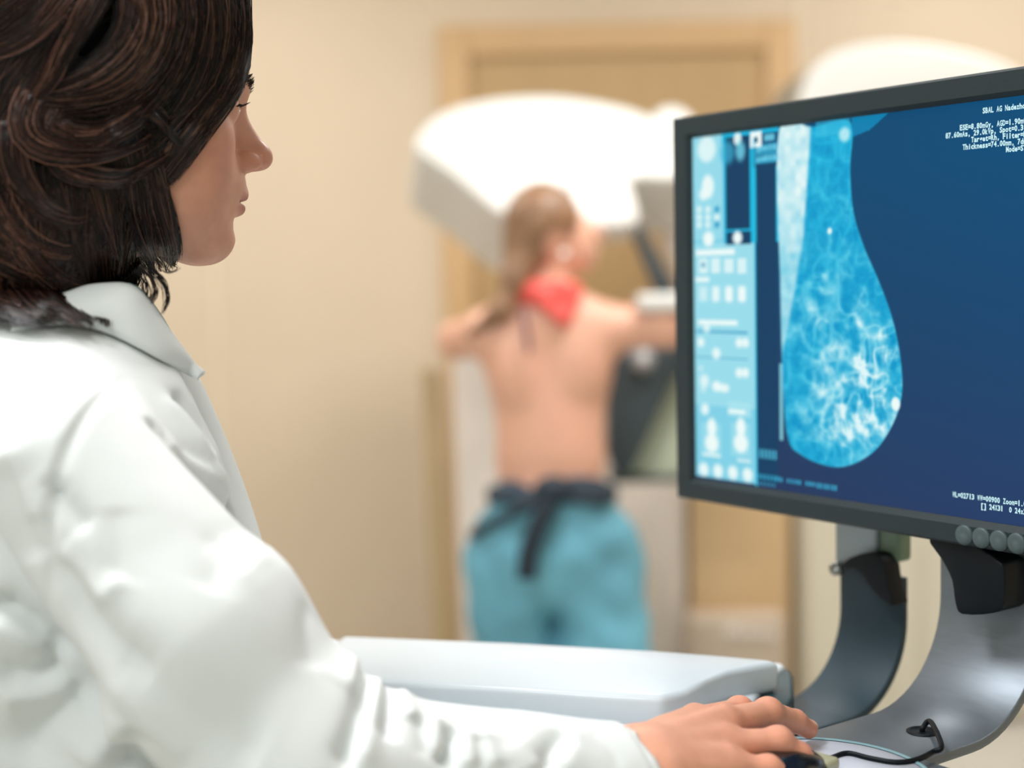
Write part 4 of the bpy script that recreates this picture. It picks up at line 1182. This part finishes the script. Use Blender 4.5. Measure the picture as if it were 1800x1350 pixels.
foldA = [P(60, 520, 1.05), P(120, 508, 1.01), P(180, 500, 0.985), P(228, 502, 0.98), P(262, 530, 0.99), P(296, 582, 1.005), P(330, 632, 1.015), P(351, 664, edgeA[-1][1] + 0.012)]
loft('collar', foldA, edgeA, m_coat, coat, 0.006)
m_scrub = mat('teal_scrub_cotton', (120, 160, 160), 0.8)
foldB = [P(228, 498, 0.985), P(250, 512, 1.0), P(280, 552, 1.03), P(306, 596, 1.05)]
edgeB = [P(222, 540, 1.0), P(244, 560, 1.01), P(268, 592, 1.03), P(300, 612, 1.045)]
loft('scrub_neckline', foldB, edgeB, m_scrub, wom, 0.003)
# far lapel and front edge of the coat
loft('lapel', [P(262, 540, 1.06), P(300, 590, 1.075), P(345, 660, 1.08), P(390, 760, 1.07), P(422, 845, 1.055), P(443, 905, 1.035), P(462, 965, 1.01)],
     [P(230, 560, 1.05), P(270, 620, 1.05), P(310, 690, 1.045), P(350, 780, 1.03), P(385, 855, 1.015), P(405, 915, 1.0), P(425, 975, 0.985)], m_coat, coat, 0.006)
# ---- hair: dark mass below, strands combed over it
ZK = np.array([-0.25, -0.11, -0.052, -0.042, 0.0, 0.03, 0.055, 0.09]); XK = np.array([-0.006, 0.004, -0.004, 0.006, 0.046, 0.078, 0.13, 0.2])
def hair_vol(q):
    d = ell(q, (-0.010, 0, 0.050), (0.110, 0.092, 0.114))
    d = smin(d, ell(q, (-0.052, 0, -0.060), (0.078, 0.093, 0.098)), 0.04)
    return smin(d, ell(q, (-0.068, 0, -0.112), (0.066, 0.086, 0.060)), 0.03)
def hair_full(p):
    q = hl(p); s = np.stack([q[:, 0], np.abs(q[:, 1]), q[:, 2]], 1)
    f_ = smin(ell(q, (0.040, 0, -0.048), (0.050, 0.050, 0.066)), cone(s, (-0.004, 0.054, -0.052), (0.066, 0.020, -0.099), 0.015, 0.015), 0.028)
    f_ = smin(f_, ell(s, (0.054, 0.043, -0.024), (0.027, 0.021, 0.021)), 0.022)
    f_ = smin(f_, ell(q, (0.052, 0, 0.028), (0.042, 0.058, 0.048)), 0.03)
    return smin(hair_vol(q), f_ - 0.003, 0.006)
def hair_base(p):
    q = hl(p); d = hair_vol(q) + 0.0055
    d = smax(d, (q[:, 0] - np.interp(q[:, 2], ZK, XK) + 0.006) * 0.7, 0.008)
    return d + 0.0012 * np.sin(q[:, 0] * 330 + 60 * q[:, 2]) * np.sin(q[:, 2] * 90)
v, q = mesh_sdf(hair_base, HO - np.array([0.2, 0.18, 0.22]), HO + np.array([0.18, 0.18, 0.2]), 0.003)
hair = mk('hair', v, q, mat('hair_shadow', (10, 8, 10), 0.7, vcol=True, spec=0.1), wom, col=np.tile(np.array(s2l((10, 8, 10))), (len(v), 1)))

# guides: pixel polyline, root spread, tip spread, strands, lift range (m), warmth with painted highlights
GD = [
 # fringe sweeping down over the temple
 ([(320, -130), (405, -40), (428, 50), (424, 118), (400, 176), (365, 226), (338, 268), (312, 304), (292, 326)], 11, 6, 460, (0.000, 0.003), .45),
 ([(290, -130), (372, -40), (398, 45), (392, 125), (365, 185), (332, 235), (308, 275), (286, 305), (270, 322)], 24, 10, 560, (0.000, 0.005), .5),
 ([(270, -130), (345, -40), (365, 50), (350, 130), (318, 190), (280, 235), (255, 262), (230, 275)], 30, 18, 520, (0.001, 0.008), .5),
 ([(240, -130), (300, -40), (318, 40), (305, 110), (275, 165), (235, 205), (190, 232), (150, 240)], 32, 18, 480, (0.002, 0.010), .65),
 # swoop to the left and the rolled wave
 ([(215, -130), (262, -40), (280, 30), (262, 95), (215, 150), (150, 178), (95, 182), (55, 172)], 28, 16, 520, (0.004, 0.012), .8),
 ([(200, -130), (225, -40), (235, 20), (215, 75), (170, 120), (120, 148), (80, 158), (45, 168)], 26, 16, 420, (0.004, 0.011), .9),
 ([(190, -130), (180, -50), (168, 0), (140, 50), (112, 100), (92, 145), (66, 172), (46, 200)], 20, 14, 380, (0.006, 0.014), 1.0),
 ([(210, -130), (170, -70), (120, -10), (75, 45), (30, 80), (-20, 95), (-70, 98)], 34, 22, 520, (0.002, 0.010), .9),
 ([(200, -140), (140, -90), (70, -40), (10, 10), (-50, 60), (-100, 110)], 36, 26, 420, (0.002, 0.008), .7),
 ([(62, 165), (46, 200), (44, 235), (64, 262), (110, 276), (165, 272), (215, 256), (262, 232)], 14, 12, 420, (0.004, 0.012), .8),
 ([(100, 190), (84, 215), (92, 238), (125, 250), (165, 246), (205, 228), (245, 200), (280, 170)], 16, 14, 360, (0.003, 0.009), .75),
 ([(250, 195), (280, 215), (300, 240), (318, 258), (328, 252)], 12, 5, 90, (0.003, 0.008), .3),
 ([(160, -70), (95, 15), (45, 85), (5, 150), (-25, 220), (-40, 300)], 40, 34, 420, (0.000, 0.005), .35),
 ([(70, 20), (20, 90), (-30, 150), (-60, 220), (-70, 300)], 40, 34, 360, (0.000, 0.005), .35),
 # crown
 ([(165, -190), (75, -172), (-10, -120), (-70, -40)], 30, 30, 300, (0.000, 0.004), .5),
 ([(165, -190), (255, -176), (330, -135), (385, -80), (415, -20)], 26, 24, 340, (0.000, 0.003), .45),
 ([(165, -190), (200, -165), (235, -120), (258, -60), (262, 0)], 34, 30, 340, (0.000, 0.004), .5),
 ([(165, -190), (140, -160), (110, -110), (80, -50), (50, 10)], 34, 30, 340, (0.000, 0.004), .5),
 # lower rolls
 ([(95, 270), (110, 296), (140, 310), (180, 314), (225, 305), (270, 290), (300, 268)], 12, 9, 300, (0.004, 0.010), .6),
 ([(30, 215), (28, 270), (48, 330), (85, 372), (130, 385), (170, 372)], 22, 14, 360, (0.001, 0.008), .5),
 ([(-40, 120), (-45, 210), (-35, 300), (-5, 380), (40, 430), (95, 452), (145, 448), (185, 425)], 26, 14, 420, (0.001, 0.008), .8),
 ([(-80, 150), (-90, 260), (-70, 370), (-25, 440), (35, 480), (95, 492), (150, 478), (200, 450)], 30, 16, 420, (0.000, 0.007), .7),
 ([(40, 300), (30, 370), (45, 440), (90, 490), (150, 510), (205, 505), (238, 490)], 26, 16, 380, (0.000, 0.006), .6),
 ([(-90, 300), (-90, 400), (-50, 490), (10, 530), (70, 545), (120, 552)], 34, 20, 380, (-0.001, 0.006), .4),
 ([(60, 380), (60, 450), (90, 510), (130, 545), (168, 568)], 34, 16, 340, (-0.001, 0.005), .4),
 ([(130, 320), (135, 400), (150, 470), (170, 520), (186, 560)], 36, 18, 340, (-0.002, 0.005), .35),
 ([(180, 310), (190, 390), (205, 450), (215, 490), (210, 520)], 32, 16, 320, (-0.002, 0.005), .4),
 ([(100, 390), (88, 465), (108, 525), (150, 562)], 40, 20, 420, (0.000, 0.005), .45),
 ([(165, 390), (168, 470), (178, 535), (186, 578)], 36, 18, 420, (0.000, 0.005), .4),
 ([(20, 410), (8, 485), (36, 530), (84, 552)], 42, 22, 420, (0.000, 0.005), .45),
 ([(-60, 400), (-72, 480), (-34, 520), (22, 546)], 44, 24, 360, (0.000, 0.005), .4),
 ([(205, 400), (212, 465), (212, 515), (198, 556)], 30, 14, 320, (0.000, 0.004), .4),
 ([(60, 470), (75, 520), (105, 540), (135, 562)], 40, 26, 260, (0.002, 0.006), .5),
 # curtain in front of the jaw
 ([(215, 235), (238, 360), (255, 420), (268, 460), (272, 480)], 24, 14, 320, (-0.002, 0.004), .35),
 ([(245, 235), (276, 350), (292, 410), (300, 450), (292, 478)], 16, 8, 240, (-0.001, 0.004), .35),
 ([(262, 240), (292, 340), (306, 400), (313, 445), (306, 466)], 7, 4, 110, (0.000, 0.003), .35),
 ([(40, -120), (-10, -40), (-60, 60), (-90, 160), (-100, 260)], 40, 30, 380, (0.000, 0.006), .6),
 ([(120, 90), (90, 160), (30, 230), (-20, 290), (-50, 350)], 36, 24, 360, (-0.002, 0.004), .3),
 ([(210, 150), (200, 220), (180, 290), (165, 350), (160, 410)], 44, 30, 420, (-0.004, 0.001), .1),
 ([(100, 230), (95, 310), (95, 380), (110, 440), (130, 480)], 44, 30, 420, (-0.004, 0.001), .1),
 # stray ends below the jaw
 ([(250, 462), (270, 488), (276, 515), (262, 536), (240, 546)], 7, 9, 16, None, .2),
 ([(262, 465), (284, 495), (292, 525), (288, 545), (280, 560)], 7, 9, 16, None, .2),
 ([(245, 470), (262, 500), (262, 525), (252, 540)], 7, 8, 12, None, .2),
 ([(272, 460), (300, 478), (318, 470)], 4, 5, 5, None, .2),
]
NP = 14
allp = []; allc = []; allr = []
for gi, (gp_, s0, s1, cnt, lift, warm) in enumerate(GD):
    path = smooth_poly(np.array(gp_, float), 12, False)
    seg = np.concatenate([[0], np.cumsum(np.linalg.norm(np.diff(path, axis=0), axis=1))]); seg /= seg[-1]
    tt = np.linspace(0, 1, NP)
    P2 = np.stack([np.interp(tt, seg, path[:, 0]), np.interp(tt, seg, path[:, 1])], 1)
    Tn = np.gradient(P2, axis=0); Nn = np.stack([-Tn[:, 1], Tn[:, 0]], 1); Nn /= np.linalg.norm(Nn, axis=1)[:, None]
    nl = max(3, cnt // 12); s0 *= 1.3; s1 *= 1.3; cnt = int(cnt * 1.22)                                          # locks within the guide
    lo_ = np.clip(rng.normal(0, 0.55, nl), -1.3, 1.3); ll = rng.random(nl); lw = rng.uniform(-3, 3, nl); le = rng.uniform(0.74, 1.0, nl); ls = rng.uniform(-0.04, 0.06, nl)
    li = rng.integers(0, nl, cnt); of = rng.normal(0, 0.30, cnt) * np.where(rng.random(cnt) < 0.08, 2.5, 1)
    wid = s0 + (s1 - s0) * tt
    off = (lo_[li][:, None] * (1 - 0.25 * tt) + of[:, None] * (1.1 - 0.75 * tt)) * wid[None] + lw[li][:, None] * np.sin(tt * 5 + lo_[li][:, None] * 4)
    off = off + rng.normal(0, 1, (cnt, 1)) * 2.0 * tt[None] ** 2 + 1.5 * np.sin(tt[None] * 9 + rng.random((cnt, 1)) * 6.28)
    tm = np.clip(tt[None] * le[li][:, None] + ls[li][:, None] * (1 - tt[None]) + rng.normal(0, 0.015, (cnt, 1)), 0, 1)
    bx = np.interp(tm, tt, P2[:, 0]); by = np.interp(tm, tt, P2[:, 1]); nx_ = np.interp(tm, tt, Nn[:, 0]); ny_ = np.interp(tm, tt, Nn[:, 1])
    pxs = bx + nx_ * off; pys = by + ny_ * off
    if gi < 4:                                                     # forward edge of the fringe
        bnd = np.interp(pys, [-150, -20, 60, 125, 165, 190, 240, 290, 310], [420, 438, 441, 436, 422, 408, 372, 336, 322])
        pxs = np.where(pxs > bnd, bnd - (pxs - bnd) * 0.35, pxs)
    if lift is None:                                               # loose ends hanging free beside the neck
        D_ = CF + np.multiply.outer((pxs - 900) / FPX, CR) + np.multiply.outer((675 - pys) / FPX, CU)
        hit = CAM + D_ * (0.985 + 0.02 * rng.random((cnt, 1)))[..., None]
        lift = (0, 0)
    else:
        fn_ = hair_full
        if P2[:, 1].max() > 500: fn_ = lambda p: np.minimum(hair_full(p), coat_all(p) - 0.008)
        elif (P2[(P2[:, 1] > 150)][:, 0] > 262).any(): fn_ = lambda p: np.minimum(hair_full(p), head_sdf(p) - 0.0025)
        hit = trace(fn_, pxs, pys, 0.80, 30, 1.3, 0.9)
        lf = lift[0] + (lift[1] - lift[0]) * (0.75 * ll[li] + 0.25 * rng.random(cnt))
        arch = np.sin(np.clip(tt * 1.05, 0, 1) * math.pi) ** 0.7
        g_ = grad(fn_, hit.reshape(-1, 3).astype(np.float32), 1e-3).reshape(hit.shape); g_ /= np.linalg.norm(g_, axis=2, keepdims=True) + 1e-6
        hit = hit + g_ * (lf[:, None] * (0.35 + 0.65 * arch[None]))[..., None]
    allp.append(hit)
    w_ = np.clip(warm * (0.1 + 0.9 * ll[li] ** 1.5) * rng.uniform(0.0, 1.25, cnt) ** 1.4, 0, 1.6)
    hi_ = np.clip(warm * (ll[li] > 0.62) * (rng.random(cnt) < 0.2) * rng.uniform(0.2, 1.0, cnt), 0, 1)[:, None]  # lighter strands put the hair's highlights into its colour
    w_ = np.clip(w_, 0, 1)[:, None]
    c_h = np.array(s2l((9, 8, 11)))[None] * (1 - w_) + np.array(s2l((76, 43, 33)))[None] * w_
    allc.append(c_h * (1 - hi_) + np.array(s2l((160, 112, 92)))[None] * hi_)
    allr.append(np.full(cnt, 0.00035) * rng.uniform(0.7, 1.15, cnt))
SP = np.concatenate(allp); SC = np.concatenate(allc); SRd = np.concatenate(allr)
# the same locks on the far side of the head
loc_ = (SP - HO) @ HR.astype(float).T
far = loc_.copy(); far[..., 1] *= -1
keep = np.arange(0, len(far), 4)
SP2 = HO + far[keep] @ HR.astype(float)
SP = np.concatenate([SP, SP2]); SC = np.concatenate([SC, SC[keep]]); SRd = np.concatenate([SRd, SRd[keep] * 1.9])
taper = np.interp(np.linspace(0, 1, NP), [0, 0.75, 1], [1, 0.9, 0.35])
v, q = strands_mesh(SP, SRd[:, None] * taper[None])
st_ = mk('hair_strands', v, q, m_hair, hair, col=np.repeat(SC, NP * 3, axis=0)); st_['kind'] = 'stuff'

# trousers and shoes (below the frame)
m_trou = mat('grey_trousers', (90, 100, 112), 0.8)
m_shoe = mat('white_clog', (226, 228, 228), 0.5)
hipz = TO[2] - 0.60
def trousers(p):
    q = tl(p); d = ell(q, (0, 0, -0.60), (0.11, 0.15, 0.13))
    for s_ in (-1, 1):
        d = smin(d, cone(q, (0, s_ * 0.085, -0.66), (0.01, s_ * 0.095, 0.10 - TO[2]), 0.082, 0.058), 0.03)
    return d
v, q = mesh_sdf(trousers, np.array([TO[0] - 0.3, TO[1] - 0.3, 0.02]), np.array([TO[0] + 0.3, TO[1] + 0.3, TO[2] - 0.45]), 0.010)
mk('trousers', v, q, m_trou, wom)
for s_ in (-1, 1):
    c_s = tw(0.045, s_ * 0.095, 0) * np.array([1, 1, 0])
    def shoe(p):
        q = (p - c_s.astype(np.float32)) @ TR.T
        return smax(smin(ell(q, (0.0, 0, 0.035), (0.125, 0.045, 0.04)), ell(q, (-0.06, 0, 0.06), (0.05, 0.04, 0.05)), 0.02), -(p[:, 2] - 0.003), 0.004)
    v, q = mesh_sdf(shoe, c_s - np.array([0.2, 0.2, 0.02]), c_s + np.array([0.2, 0.2, 0.14]), 0.007)
    mk('shoe', v, q, m_shoe, wom)
